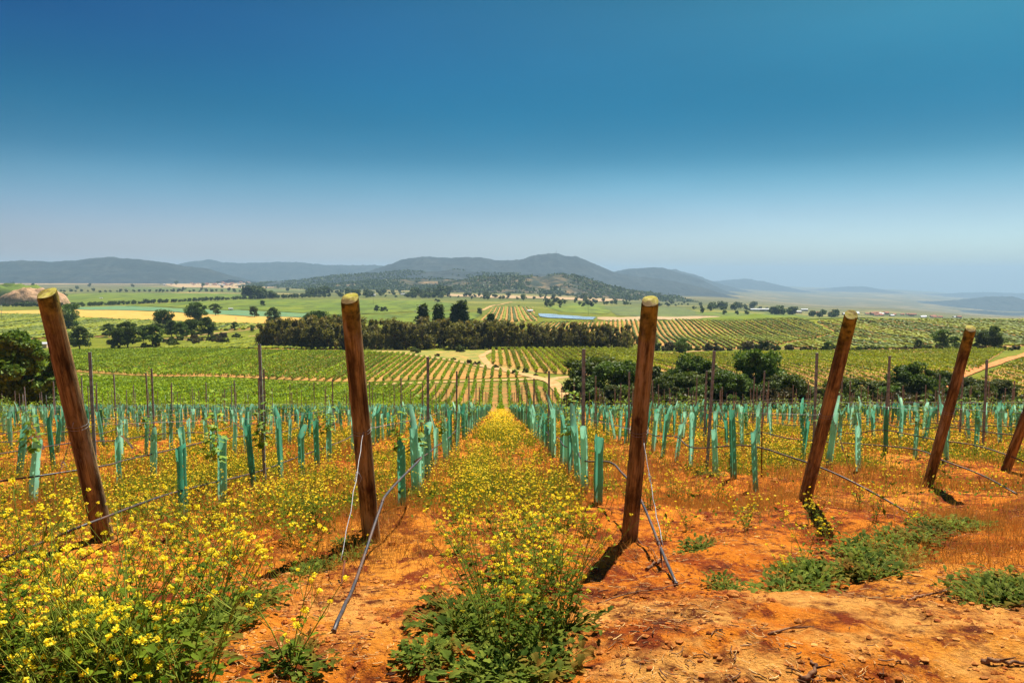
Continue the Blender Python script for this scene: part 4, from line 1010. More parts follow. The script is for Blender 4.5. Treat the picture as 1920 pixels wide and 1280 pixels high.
hose(-2, [P(-60, 912, 8.3), P(0, 902, 8.4), P(100, 888, 8.9), P(200, 872, 9.5)], 'black drip hose of the second row from the left edge', 11.0)
hose(2, [gp(1700, 962, .02), P(1640, 925, 8.2), P(1560, 885, 8.8), P(1480, 856, 9.6), P(1400, 835, 10.8)], 'black drip hose reaching the soil right of the leaning post with the yellow top', 12.6)
hose(3, [gp(1905, 930, .02), P(1840, 890, 9.8), P(1765, 862, 10.6), P(1700, 840, 12.0)], 'black drip hose passing behind the slim notched post', 14.0)
for k in range(4, 8): hose(k, [(rowx(k, rend(k)-1), rend(k)-1, rowz(k, rend(k)-1)+.05), (rowx(k, rend(k)+.5), rend(k)+.5, rowz(k, rend(k)+.5)+.32)], ('black drip hose of the first row beyond the slim post', 'black drip hose of the second row beyond the slim post', 'black drip hose of the third row beyond the slim post', 'black drip hose of the fourth row beyond the slim post')[k-4], rend(k)+2)
for k in range(-6, -2): hose(k, [(rowx(k, 6), 6, rowz(k, 6)+.1), (rowx(k, 7.5), 7.5, rowz(k, 7.5)+.4)], ('black drip hose in the farthest left row', 'black drip hose in the fifth row left of the path', 'black drip hose in the fourth row left of the path', 'black drip hose in the third row left of the path')[k+6], 9)

# steel trellis posts
def steel_post_mesh(h, w_=.022, v=0):
    mb = MB(); pr = [(-w_, -w_*.8), (-w_, w_*.8), (-w_*.6, w_*.8), (-w_*.6, -w_*.4), (w_*.6, -w_*.4), (w_*.6, w_*.8), (w_, w_*.8), (w_, -w_*.8)]
    n = len(pr); zz = (-.2, h*.5, h); V = [(x, y, z) for z in zz for x, y in pr]
    Q = [[i*n+j, i*n+(j+1) % n, (i+1)*n+(j+1) % n, (i+1)*n+j] for i in range(2) for j in range(n)]
    mb.add(V, Q)
    mb.f.append((np.array([[2*n, 2*n+1, 2*n+2, 2*n+3]]), 0, False)); mb.f.append((np.array([[2*n+3, 2*n+4, 2*n+7, 2*n]]), 0, False)); mb.f.append((np.array([[2*n+4, 2*n+5, 2*n+6, 2*n+7]]), 0, False))
    for q in range(8): tube(mb, [(w_, 0, h*(.35+.08*q)), (w_+.012, 0, h*(.35+.08*q)+.012)], .003, 4)
    return mb.mesh('trellis_post', M['steel'])
SPM = [steel_post_mesh(1.85+.04*i, .019) for i in range(4)]
first = {-7: 9.0, -6: 11, -5: 9.2, -4: 14.2, -3: 16.6, -2: 10.1, -1: 10.4, 0: 11.3, 1: 9.95, 2: 11.9, 3: 13.1, 4: 14.95, 5: 15.3}
SPL = {(-2, 0): 'grey steel trellis post right of the leftmost wooden post', (-1, 0): 'grey steel trellis post midway between the two left wooden posts', (0, 0): 'grey steel trellis post rising from the tubes right of the second wooden post',
       (1, 0): 'grey steel trellis post left of the wooden post at the path', (2, 0): 'grey steel trellis post standing with a tall green tube, right of the path post', (3, 0): 'grey steel trellis post left of the leaning post with the yellow top', (4, 0): 'grey steel trellis post between the two leaning right posts', (5, 0): 'grey steel trellis post right of the slim notched post'}
wiretops = {}; nsp = 0
def inview(x, y, m=40): px = 960+x/y*F; return -m < px < 1920+m
cand = []
for k in range(-34, 36):
    y = first.get(k, rend(k)+3.5+random.random()*2); j = 0
    while y < 82:
        if inview(rowx(k, y), y): cand.append((y, k, j))
        y += 6.8+random.random()*.6; j += 1
cand.sort(); rest = []
for n_, (y, k, j) in enumerate(cand):
    x = rowx(k, y); z = Zt(x, y)
    if n_ < 290:
        o = link('trellis_post', random.choice(SPM), None, (x, y, z), (random.gauss(0, .012), random.gauss(0, .012), random.random()*.4), (1, 1, 1))
        tag(o, SPL.get((k, j), 'thin steel post, '+ordw(j+1)+' of the '+rowname(k)), 'post', None if (k, j) in SPL else 'steel trellis posts of the young rows')
    else: rest.append((x, y, z))
mb = MB()
for x, y, z in rest: tube(mb, [(x, y, z-.1), (x+.01, y, z+1.9)], .025, 4)
if rest: tag(link('trellis_posts', mb.mesh('trellis_posts', M['steel'])), 'farthest thin trellis posts before the grown vineyard', 'posts', None, 'stuff')
# brown stakes between
for px, pb, pt, lb in ((1365, 888, 752, 'thin rusty stake leaning right between tubes, taller than the other rusty one'), (1428, 900, 780, 'thin rusty stake standing in dry grass'), (790, 905, 775, 'short dark stake among the tubes left of the path'), (1118, 830, 725, 'dark thin stake left of the path post')):
    p = H(px, pb); tp = P(px+(12 if px == 1365 else 1), pt, p[1]); mb = MB(); tube(mb, [np.array(p)*0+(0, 0, -.1), tp-np.array(p)], .009, 6)
    tag(link('stake', mb.mesh('stake', M['rust']), None, p), lb, 'stake')
# trellis wires
for k in range(-6, 10):
    y0 = first.get(k, rend(k)+4); ys = np.arange(y0, 75, 1.7)
    mb = MB(); hgt = 1.02 if k != 3 else 1.15
    pts = [(rowx(k, y), y, rowz(k, y)*0+float(zt(rowx(k, y), y, False))+hgt+.02*math.sin(y)) for y in ys]
    if k in POSTS: pts = [tuple(POSTS[k][0]+(POSTS[k][1]-POSTS[k][0])*.5)]+pts
    tube(mb, pts, .0017, 4)
    tag(link('trellis_wire', mb.mesh('trellis_wire', M['wire'])), 'thin trellis wire along the '+rowname(k), 'wire', 'trellis wires of the young rows')

# green guard tubes
def guard_mesh(v):
    r = np.random.default_rng(900+v); n, s = 26, 18; hgt = .73+.16*r.random(); r0 = .044+.010*r.random()
    gap = .5+.9*r.random() if v % 3 else .15; a0 = r.random()*6.28
    th = a0+np.linspace(0, 2*PI-gap, s); flap_c = r.integers(3, s-3); flap_w = 2.0+2.5*r.random(); flap_h = [0, .08, .16, .22, .05, .28][v % 6]
    ii = np.arange(s); top = hgt+flap_h*np.exp(-((ii-flap_c)/flap_w)**4)+.012*r.normal(size=s)*.6
    Tn = np.linspace(0, 1, n)[:, None]; Z = Tn*top[None]
    sq = .72+.28*r.random(); bend = .03*r.normal(); open_ = np.clip((Z-hgt*.82)/(hgt*.3), 0, 2)*.14*(1 if v % 2 else .25)
    rad = r0*(1+.05*np.sin(Z*14+v)+.1*(fbm(ii[None]*.4+Z*0, Z*5, v, 2)-.5)+open_)
    X = rad*np.cos(th)[None]+bend*Z**2; Y = rad*np.sin(th)[None]*sq+(.10*np.clip(Z-hgt, 0, 1)/(.2))*(-1 if v % 2 else 1)*.6
    V = np.stack([X, Y, Z], -1)
    i, j = np.meshgrid(np.arange(n-1), np.arange(s-1), indexing='ij')
    Q = np.stack([i*s+j, i*s+j+1, (i+1)*s+j+1, (i+1)*s+j], -1).reshape(-1, 4)
    keep = np.ones(len(Q), bool)
    for row in range(5, n-4, 4):          # ventilation holes
        for cc in (3, 11): keep[row*(s-1)+(cc+v) % (s-1)] = False
    mb = MB(); mb.add(V.reshape(-1, 3), Q[keep], 0, True)
    me = mb.mesh('vine_guard', M['guard']); return me
GM = [guard_mesh(v) for v in range(18)]
GSP = []
for k in range(-34, 36):
    y = (7.97 if k == 0 else 8.3 if k == 1 else rend(k)+1.0+random.random()*.6); j = 0
    while y < 80:
        if inview(rowx(k, y), y) and random.random() > (.04 if k in (0, 1) else .09): GSP.append((y, k, j))
        y += (.98+random.random()*.14 if k in (0, 1) else 1.0+random.random()*.2); j += 1
GSP.sort()
GL = {(0, 0): 'nearest green guard tube on the left of the flower path, by the wooden post', (0, 1): 'second green guard tube left of the flower path', (1, 0): 'nearest green guard tube right of the flower path, spotted with holes', (1, 1): 'second green guard tube right of the flower path',
      (-1, 0): 'nearest green guard tube of the row behind the leftmost wooden post', (2, 0): 'nearest green guard tube in the row of the leaning yellow topped post', (3, 0): 'nearest green guard tube in the row of the slim notched post'}
near = GSP[:296]; far = GSP[296:]
for n_, (y, k, j) in enumerate(near):
    x = rowx(k, y)+random.gauss(0, .03); z = Zt(x, y)
    ln = .025 if k in (0, 1) else .055
    o = link('vine_guard', GM[n_ % 18 if y > 9 else (4, 13, 10, 16)[n_ % 4]], None, (x, y, z-.02), (random.gauss(0, ln), random.gauss(.01, ln), random.random()*6.28), (1, 1, random.uniform(.85, 1.12)))
    used = (k, j) in GL
    tag(o, GL.get((k, j), 'green guard tube, '+ordw(j+1)+' of the '+rowname(k)), 'vine guard', None if used else 'green guard tubes of the young vines')
mb = MB(); r = np.random.default_rng(5)
for y, k, j in far:
    x = rowx(k, y)+r.normal()*.03; z = float(zt(x, y)); h = .62+.28*r.random(); a = r.random()*3; q = .052
    lx, ly = r.normal(size=2)*.06; th = a+np.arange(6)*2*PI/6
    lo = np.stack([x+q*np.cos(th), y+q*np.sin(th), np.full(6, z-.05)], -1); hi = np.stack([x+lx+q*np.cos(th), y+ly+q*np.sin(th), z+h+(.12*r.random(6)**3)], -1)
    mb.add(np.vstack([lo, hi]), [[i, (i+1) % 6, 6+(i+1) % 6, 6+i] for i in range(6)], 0, True)
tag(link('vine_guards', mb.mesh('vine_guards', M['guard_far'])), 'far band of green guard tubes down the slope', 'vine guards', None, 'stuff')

# sunlit flaps of a few tubes at the left, sunlight painted as white
for px, py, Y, a, lb in ((74, 826, 9.6, -.35, 'flap with sunlight painted white, on a tube left of the leftmost post'), (238, 828, 10.5, -.7, 'flap with sunlight painted white, hanging off a tube right of the leftmost post'), (396, 800, 13, -.5, 'flap with sunlight painted white, on a tube before the tall vine shoot'), (446, 798, 13.5, -.9, 'flap with sunlight painted white, beside the grey steel post')):
    p = P(px, py, Y); mb = MB(); tt = np.linspace(-.12, .12, 7); V = []
    for q in tt: V += [(q*math.sin(a)*1.0-.02, .02*math.cos(q*14), q*math.cos(a)), (q*math.sin(a)+.02, .02*math.cos(q*14), q*math.cos(a))]
    mb.add(V, [[2*i, 2*i+1, 2*i+3, 2*i+2] for i in range(6)], 0, True)
    tag(link('sunlit_flap', mb.mesh('sunlit_flap', M['strip']), None, p), lb, 'strip')
# young vines growing out of the tubes
def vine_leaf_shape(mb, c, d, up, size, r):
    side = np.cross(d, up); side /= np.linalg.norm(side)+1e-9; nrm = np.cross(side, d)
    pr = [(0, 0), (-.42, .10), (-.5, .45), (-.25, .55), (-.28, .8), (0, 1.0), (.28, .8), (.25, .55), (.5, .45), (.42, .10)]
    V = [c+size*(side*x+d*y+nrm*(-.16*y*y-.5*x*x)) for x, y in pr]
    mb.add(V+[c+size*d*.45], [[10, i, (i+1) % 10] for i in range(10)], 0)
def young_vine_mesh(v):
    r = np.random.default_rng(300+v); mb = MB()
    for s in range(2+v % 2):
        h = .35+.45*r.random(); n = 8; p = np.zeros((n, 3)); p[:, 2] = np.linspace(.0, h, n); p[:, :2] = np.cumsum(r.normal(size=(n, 2))*.022, axis=0)+r.normal(size=2)*.02
        tube(mb, p, np.linspace(.006, .002, n), 5, 1)
        for i in range(16):
            t_ = (i+.5)/16; c = np.array([np.interp(t_, np.linspace(0, 1, n), p[:, q]) for q in range(3)]); a = i*2.4+r.random()
            d = np.array([math.cos(a), math.sin(a), .1+.5*r.random()]); d /= np.linalg.norm(d)
            pe = c+d*.05; tube(mb, [c, pe], .0015, 3, 1, False)
            d2 = d+np.array([0, 0, -.6]); d2 /= np.linalg.norm(d2)
            vine_leaf_shape(mb, pe, d2, np.array([0, 0, 1.]), (.045+.05*r.random())*(1.1-.4*t_), r)
    return mb.mesh('young_vine', [M['vine'], M['mstem']])
YV = [young_vine_mesh(v) for v in range(6)]
n_v = 0
for y, k, j in near:
    x = rowx(k, y)
    if random.random() < (.24 if y > 11 else .20):
        tag(link('young_vine', YV[random.randrange(6)], None, (x, y, Zt(x, y)+.60), (random.gauss(0, .2), random.gauss(0, .2), random.random()*6), random.uniform(.7, 1.1)), 'leafy vine shoot on tube, '+ordw(j+1)+' of the '+rowname(k), 'young vine', 'young vine shoots')
for px, Y in ((812, 9.9), (640, 14), (1180, 12.5), (485, 10.2), (1570, 12.6), (350, 8.6)):
    x = (px-960)/F*Y; k = round((x+ROWX*Y+1.085)/2.17); x = rowx(k, Y)
    tag(link('young_vine', YV[n_v % 6], None, (x, Y, Zt(x, Y)+.55), (0, 0, random.random()*6), 1.2), ('leafy shoot beside the post left of the path', 'leafy shoot in the middle of the left rows', 'leafy shoot left of the path post', 'tall leafy shoot climbing the steel post between the left wooden posts', 'leafy shoot beside the leaning yellow topped post', 'leafy shoot on the nearest tube right of the leftmost post')[n_v], 'young vine'); n_v += 1
# leafy tops of the farther young vines
mb = MB(); fp = []
r = np.random.default_rng(17)
for y, k, j in far:
    if r.random() < .6:
        m_ = 5; x = rowx(k, y); fp.append(np.stack([x+r.normal(size=m_)*.09, y+r.normal(size=m_)*.09, np.full(m_, float(zt(x, y)))+.7+r.random(m_)*.45], -1))
cards(mb, np.concatenate(fp), .085, 0, 1.2, r)
tag(link('young_vine_leaves', mb.mesh('young_vine_leaves', M['vine'])), 'leafy tops of the far young vines on the slope', 'vine leaves', None, 'stuff')
print('young vineyard done')

# ------------------------------------------------------------------ mustard plants and weeds
def leaf(mb, base, d, L, W, r, mi=0, droop=.6, lobes=True):
    up = np.array([0, 0, 1.]); side = np.cross(d, up); side /= np.linalg.norm(side)+1e-9
    n = 6; V = []; roll = (r.random()-.5)*1.2
    for i in range(n):
        t_ = i/(n-1); wv = W*math.sin(PI*min(1, t_*.93+.05))**.7*(1+(.28*(-1)**i if lobes else 0))
        c = base+d*L*t_+up*(-droop*L*t_*t_*.6)
        s2 = side*math.cos(roll*t_)+up*math.sin(roll*t_)
        V += [c-s2*wv*.5+up*.14*wv, c, c+s2*wv*.5+up*.14*wv]
    Q = []
    for i in range(n-1):
        b_ = i*3; Q += [[b_, b_+1, b_+4, b_+3], [b_+1, b_+2, b_+5, b_+4]]
    mb.add(V, Q, mi)
def flower_head(mb, c, r, s=.0170, mi=2, n=18):
    dd = rand_dirs(n, r)*s*(.45+.4*r.random((n, 1))); dd[:, 2] = dd[:, 2]*.75
    cards(mb, c+dd, s*.72, mi, 1.05, r, .2)
def mustard_mesh(v, h, nst, nleaf, spread, heads, leafL=.13):
    r = np.random.default_rng(2000+v); mb = MB()
    for i in range(nleaf):
        a = r.random()*2*PI; rho = spread*.5*r.random()**.6; el_ = r.random()*.9
        zl = r.random()**1.6; rho *= 1-.45*zl; b = np.array([rho*math.cos(a), rho*math.sin(a), .01+.58*h*zl]); a2 = a+r.normal()*.8
        d = np.array([math.cos(a2)*math.cos(el_), math.sin(a2)*math.cos(el_), math.sin(el_)]); leaf(mb, b, d, leafL*(.6+.7*r.random()), leafL*.42*(.7+.6*r.random()), r)
    for s_ in range(nst):
        a = r.random()*2*PI; lean = .15+.55*r.random(); hh = h*(.6+.5*r.random()); n = 7; t_ = np.linspace(0, 1, n)
        rho0 = spread*.3*r.random()
        p = np.stack([(rho0+lean*hh*t_**1.3)*math.cos(a), (rho0+lean*hh*t_**1.3)*math.sin(a), hh*t_], -1)+np.cumsum(r.normal(size=(n, 3))*.006, axis=0)
        tube(mb, p, np.linspace(.0035, .0013, n), 4, 1, False); flower_head(mb, p[-1], r)
        for i in range(5): # stem leaves
            q = 1+r.integers(0, 4); a2 = r.random()*6.28; leaf(mb, p[q], np.array([math.cos(a2), math.sin(a2), .4]), leafL*.7, leafL*.26, r)
        for b_ in range(heads):
            q = r.integers(2, n-1); a2 = r.random()*2*PI; L = hh*(.14+.26*r.random()); st = p[q]
            e = st+np.array([math.cos(a2)*L*.6, math.sin(a2)*L*.6, L*.85]); m_ = st*.5+e*.5+np.array([math.cos(a2), math.sin(a2), 0])*.015
            tube(mb, [st, m_, e], [.002, .0015, .001], 3, 1, False); flower_head(mb, e, r, .012+.006*r.random())
    return mb.mesh('mustard_plant', [M['mleaf'], M['mstem'], M['flower']])
BIG = [mustard_mesh(v, .62, 12, 70, .34, 2, .06) for v in range(4)]
MED = [mustard_mesh(10+v, .42, 7, 34, .24, 3, .06) for v in range(4)]
THIN = [mustard_mesh(20+v, .50, 4, 9, .14, 5, .07) for v in range(4)]
def weed_mesh(v, n=70, spread=.22, L=.10, flowers=0):
    r = np.random.default_rng(3000+v); mb = MB()
    for i in range(n):
        a = r.random()*2*PI; rho = spread*r.random()**.7; el_ = .15+r.random()*.9; b = np.array([rho*math.cos(a), rho*math.sin(a), .005+.07*r.random()])
        tube(mb, [(0, 0, .0), b], .0016, 3, 1, False); a2 = a+r.normal()*.9; leaf(mb, b, np.array([math.cos(a2)*math.cos(el_), math.sin(a2)*math.cos(el_), math.sin(el_)]), L*(.5+.7*r.random()), L*.45*(.6+.7*r.random()), r)
    for i in range(flowers):
        a = r.random()*6.28; rho = spread*r.random(); b = np.array([rho*math.cos(a), rho*math.sin(a), 0]); e = b+np.array([.05*r.normal(), .05*r.normal(), .16+.1*r.random()])
        tube(mb, [b, e], .0015, 3, 1, False); flower_head(mb, e, r, .012)
    return mb.mesh('leafy_weed', [M['weed'], M['mstem'], M['flower']])
WD = [weed_mesh(v, 110, .2, .062) for v in range(5)]
def plant(meshes, x, y, s, name, label, cat, group):
    o = link(name, random.choice(meshes), None, (x, y, Zt(x, y)-.01), (random.gauss(0, .06), random.gauss(0, .06), random.random()*6.28), (s, s, s*random.uniform(.85, 1.1)))
    return tag(o, label, cat, group)
def plants(lst, meshes, name, label, cat, group, s=1.0):
    xs = [q[0] for q in lst]; ys = [q[1] for q in lst]; seen = {}
    def zone(px, py):
        fx = (px-min(xs))/(max(xs)-min(xs)+1); fy = (py-min(ys))/(max(ys)-min(ys)+1)
        return ('far ', '', 'near ')[int(fy*2.99)]+('left', 'middle', 'right')[int(fx*2.99)]
    zs = [zone(*q) for q in lst]
    for px, py in sorted(lst):
        wd_ = zone(px, py); seen[wd_] = seen.get(wd_, 0)+1; word = wd_+(', '+ordw(seen[wd_])+' from left' if zs.count(wd_) > 1 else '')
        p = hit(px, py); plant(meshes, p[0], p[1], s*random.uniform(.85, 1.15), name, label+', '+word, cat, group)
plants([(950, 1235), (1000, 1205), (1045, 1170), (950, 1160), (1000, 1120), (1055, 1110), (950, 1085), (1010, 1060), (905, 1120), (920, 1190)], BIG, 'mustard_plant', 'bushy mustard plant in the large clump before the path', 'mustard plant', 'mustard clump before the path', .88)
plants([(860, 1045), (940, 1010), (1010, 1015), (870, 975), (990, 975), (1040, 985), (930, 940), (985, 945), (1030, 950), (900, 920), (955, 915)], MED+BIG[:1], 'mustard_plant', 'yellow mustard plant at the start of the flower path', 'mustard plant', 'mustard at the path start', .8)
plants([(20, 1300), (100, 1330), (170, 1300), (240, 1330), (310, 1310), (60, 1240), (200, 1235), (270, 1265), (10, 1190), (120, 1195), (240, 1195), (370, 1340), (-60, 1300), (-50, 1220), (180, 1370), (60, 1390), (300, 1385)], BIG[:2]+THIN, 'mustard_plant', 'yellow mustard plant in the thicket of the lower left corner', 'mustard plant', 'mustard thicket lower left', .9)
plants([(390, 1180), (440, 1150), (350, 1150), (410, 1110), (350, 1080), (440, 1050), (330, 1020), (400, 1000), (440, 960), (360, 960)], BIG+MED, 'mustard_plant', 'yellow mustard plant in the clump between the two left posts', 'mustard plant', 'mustard clump between the left posts', .85)
plants([(560, 1025), (600, 1000), (540, 985), (590, 960), (500, 950)], MED+BIG[:2], 'mustard_plant', 'yellow mustard plant in the clump left of the second post', 'mustard plant', 'mustard clump left of the second post', .8)
plants([(60, 1100), (120, 1130), (30, 1150), (200, 1150), (250, 1110), (90, 1050), (20, 1060), (240, 1060), (300, 1080), (10, 1000), (260, 1000), (300, 985), (540, 1120), (545, 1262)], THIN, 'mustard_plant', 'thin sparse mustard plant on bare soil', 'mustard plant', 'thin mustard plants', .85)
plants([(1510, 1050), (1400, 1000), (1385, 985), (1520, 990), (1560, 1010), (1610, 960), (1640, 990), (1700, 990), (1350, 940), (1480, 1090), (1290, 990)], THIN, 'mustard_plant', 'thin mustard plant in the dry grass at the right', 'mustard plant', 'thin mustard plants at right', .7)
# low leafy weeds
plants([(40, 1275), (180, 1260), (310, 1265), (150, 1215), (350, 1210), (80, 1225)], WD, 'leafy_weed', 'leafy weed under the mustard thicket of the lower left corner', 'weed', 'weeds under the lower left thicket', 1.25)
plants([(1470, 1105), (1500, 1095), (1530, 1085), (1480, 1080), (1515, 1070), (1545, 1065)], WD, 'leafy_weed', 'dark leafy weed below the leaning yellow topped post', 'weed', 'weeds below the leaning post', 1.0)
plants([(1600, 1070), (1640, 1075), (1680, 1065), (1620, 1050), (1660, 1045), (1700, 1040), (1640, 1030), (1720, 1020), (1680, 1015), (1750, 1005), (1790, 995), (1820, 990), (1740, 990), (1600, 1045)], WD, 'leafy_weed', 'green leafy weed in the long patch at the right', 'weed', 'weeds of the long right patch', 1.0)
plants([(1850, 1130), (1880, 1125), (1910, 1130), (1860, 1110), (1895, 1105), (1930, 1110), (1835, 1112), (1870, 1090)], WD, 'leafy_weed', 'leafy weed in the round clump at the right edge', 'weed', 'weeds of the right edge clump', 1.0)
plants([(950, 1290), (985, 1270), (1020, 1262), (915, 1275), (880, 1180), (850, 1185), (1060, 1180), (860, 1150)], WD, 'leafy_weed', 'green leafy weed at the foot of the big mustard clump', 'weed', 'weeds at the big clump', 1.1)
plants([(790, 1243), (810, 1235)], WD, 'leafy_weed', 'small green weed left of the big mustard clump, one of two', 'weed', 'small pair of weeds', .7)
plants([(600, 1062), (625, 1050), (650, 1040), (580, 1068), (560, 1075), (665, 1025)], WD, 'leafy_weed', 'dark weed beside the shadow of the second post', 'weed', 'weeds beside the post shadow', .8)
plants([(1370, 1112), (1355, 1106)], WD, 'leafy_weed', 'small green weed alone on the soil right of the hose', 'weed', 'small weed right of the hose', .6)
plants([(120, 985), (100, 990), (220, 955), (245, 960), (390, 1170), (430, 1180), (460, 1160), (480, 1140), (770, 950), (790, 945), (1320, 900), (1340, 905), (1300, 1040), (1320, 1035), (555, 1262)], WD, 'leafy_weed', 'small leafy weed scattered on the orange soil', 'weed', 'scattered small weeds', .8)
r = np.random.default_rng(71); cnt = 0
for _ in range(900):
    y = 6.5+8.5*r.random(); x = (r.random()*2-1)*.70*y
    d = abs(lat(x, y)); d2 = ((lat(x, y)+1.085+2.17*50) % 2.17); d2 = min(d2, 2.17-d2)
    pth = d < .6
    if not pth and (vn(x*.8, y*.8, 3) < .52 or d2 < .28): continue
    if x > 1.6 and y < 8+.35*x: continue
    if cnt > 105: break
    plant(MED if r.random() < .55 else THIN, x, y, .62+.25*r.random() if not pth else .8, 'mustard_plant', ('yellow mustard plant growing down the flower path, '+ordw(cnt+1)+' of the scattered ones') if pth else 'mustard plant between '+rowname(math.floor((lat(x, y)+1.085)/2.17))+' and the next, '+('near its start' if y < rend(math.floor((lat(x, y)+1.085)/2.17))+2 else 'farther down'), 'mustard plant', 'mustard down the path' if pth else 'mustard between the rows'); cnt += 1

# the flower carpet down the slope
r = np.random.default_rng(81)
def scatter(n, y0, y1, dens):
    # even in area over the visible wedge
    y = np.sqrt(r.random(n)*(y1**2-y0**2)+y0**2); x = (r.random(n)*2-1)*.74*y
    k_ = r.random(n) < dens(x, y); return x[k_], y[k_]
def dflower(x, y):
    l = lat(x, y); pth = np.abs(l+.02) < .66
    d2 = (l+1.085+2.17*50) % 2.17; d2 = np.minimum(d2, 2.17-d2)
    base = np.clip((fbm(x*.9, y*.7, 9, 3)-.44)*6, 0.04, 1)*np.where(d2 < .22, .25, 1)
    base = base*np.where((x > 1.3) & (y < 10+.3*x), .18, 1)*np.clip((y-5.5)/3, .0, 1)
    pt_ = np.clip((y-6)/3, 0, 1)*np.clip((.70-np.abs(l))*5, .15, 1)*np.where(y < 22, np.clip((fbm(x*1.5, y*1.1, 29, 3)-.42)*6, .10, 1)*.75, 1)
    return np.where(pth, pt_, base*.55)
mb = MB()
for n, y0, y1, sz in ((70000, 6, 14, .020), (120000, 14, 30, .032), (110000, 30, 84, .065)):
    x, y = scatter(n, y0, y1, dflower); z = zt(x, y)
    pth = np.abs(lat(x, y)) < .85
    hz = np.where(pth, .12+.32*r.random(len(x)), .06+.34*r.random(len(x))**1.3)
    c_ = np.stack([x, y, z+hz], -1); cards(mb, c_, sz*(.6+.8*r.random(len(x))), 0, 1.1, r, .7, tri=False)
    # a stalk under each nearer head
    q = y < 30; xx, yy, zz, hh = x[q], y[q], z[q], hz[q]; wv = .0022*(yy/8)
    a = r.random(len(xx))*PI; dx, dy = np.cos(a)*wv, np.sin(a)*wv; lx = r.normal(size=len(xx))*.04
    V = np.stack([np.stack([xx+lx-dx, yy-dy, zz], -1), np.stack([xx+lx+dx, yy+dy, zz], -1), np.stack([xx+dx*.4, yy, zz+hh], -1), np.stack([xx-dx*.4, yy, zz+hh], -1)], 1)
    if len(xx): mb.add(V.reshape(-1, 3), np.arange(4*len(xx)).reshape(-1, 4), 1)
    # green leaves under the heads
    kk = r.random(len(x)) < .8; xg = x[kk]+r.normal(size=kk.sum())*.06; yg = y[kk]+r.normal(size=kk.sum())*.06
    cards(mb, np.stack([xg, yg, zt(xg, yg)+.02+.17*r.random(len(xg))], -1), sz*1.35*(.6+.8*r.random(len(xg))), 2, 1.9, r, .3)
tag(link('flower_carpet', mb.mesh('flower_carpet', [M['flower_gold'], M['mstem'], M['mleaf']])), 'yellow wildflowers carpeting the slope between the young vines', 'wildflowers', None, 'stuff')

# dry orange grass
mb = MB(); r = np.random.default_rng(91)
def ddry(x, y):
    l = lat(x, y); b = np.clip((fbm(x*.7+5, y*.7, 19, 3)-.42)*5, 0, 1)
    right = (x > .9) & (y > 4.4+.22*x)
    return b*np.where(np.abs(l) < .8, .5, 1)*np.where(right, 1.0, np.clip((y-4.6)/3, .06, .8))
for n, y0, y1, hgt, wd in ((110000, 3.2, 9, .13, .0022), (130000, 9, 20, .17, .004), (60000, 20, 60, .2, .016)):
    x, y = scatter(n, y0, y1, ddry)
    # tufts
    gx = x+r.normal(size=len(x))*.02; gy = y+r.normal(size=len(x))*.02; z = zt(gx, gy); hh = hgt*(.4+.9*r.random(len(x)))
    a = r.random(len(x))*PI; dx, dy = np.cos(a)*wd, np.sin(a)*wd; lx, ly = r.normal(size=(2, len(x)))*hh*.4
    V = np.stack([np.stack([gx-dx, gy-dy, z-.005], -1), np.stack([gx+dx, gy+dy, z-.005], -1), np.stack([gx+lx, gy+ly, z+hh], -1)], 1)
    mb.add(V.reshape(-1, 3), np.arange(3*len(x)).reshape(-1, 3), 0)
tag(link('dry_grass', mb.mesh('dry_grass', M['dry'])), 'thin orange dry grass on the soil between the rows', 'dry grass', None, 'stuff')

# straw litter and clods
mb = MB(); r = np.random.default_rng(95); n = 8200
y = 2.7+7*r.random(n)**1.4; x = (r.random(n)*2-1)*.72*y; k_ = r.random(n) < np.clip((fbm(x*1.4, y*1.4, 63, 3)-.42)*5, .03, 1); x, y = x[k_], y[k_]
for ii_, (xx, yy) in enumerate(zip(x[:4200], y[:4200])):
    dk_ = ii_ % 5 < 2; a = r.random()*6.28; L = .015+.05*r.random()**2; c = np.array([xx, yy, 0.]); q = []
    for t_ in (-.5, 0, .5):
        px_, py_ = xx+math.cos(a+.4*t_)*L*t_, yy+math.sin(a+.4*t_)*L*t_; q.append((px_, py_, 0))
    q = np.array(q); q[:, 2] = zt(q[:, 0], q[:, 1])+.006+.008*r.random(); tube(mb, q, (.0011+.0016*r.random()**2)*(1.5 if dk_ else 1), 3, 1 if dk_ else 0, False)
tag(link('straw_litter', mb.mesh('straw_litter', [M['straw'], M['stick']])), 'dry straw and stalk litter on the orange soil', 'litter', None, 'stuff')
mb = MB(); n = 13000
n = 26000; y = 2.6+9*r.random(n)**1.3; x = (r.random(n)*2-1)*.72*y; k_ = r.random(n) < np.clip((fbm(x*1.1, y*1.1, 73, 4)-.47)*7, .05, 1); x, y = x[k_], y[k_]
ico = np.array([(0, 0, 1), (.9, 0, .3), (.28, .85, .3), (-.73, .53, .3), (-.73, -.53, .3), (.28, -.85, .3), (.6, .3, -.6), (-.3, .6, -.6), (-.5, -.5, -.6), (.5, -.6, -.6)])
icf = [[0, 1, 2], [0, 2, 3], [0, 3, 4], [0, 4, 5], [0, 5, 1], [1, 6, 2], [2, 7, 3], [3, 8, 4], [4, 9, 5], [5, 9, 1], [1, 9, 6], [6, 7, 2], [7, 8, 3], [8, 9, 4]]
z = zt(x, y)
for xx, yy, z_ in zip(x, y, z):
    s = .003+.016*r.random()**3.5
    mb.add(ico*s*(.6+.8*r.random((10, 3)))*np.array([1.2, 1, .75])+np.array([xx, yy, z_+s*.15]), icf)
tag(link('soil_clods', mb.mesh('soil_clods', M['clod'])), 'crumbs and clods of red soil lying on the ground', 'soil clods', None, 'stuff')
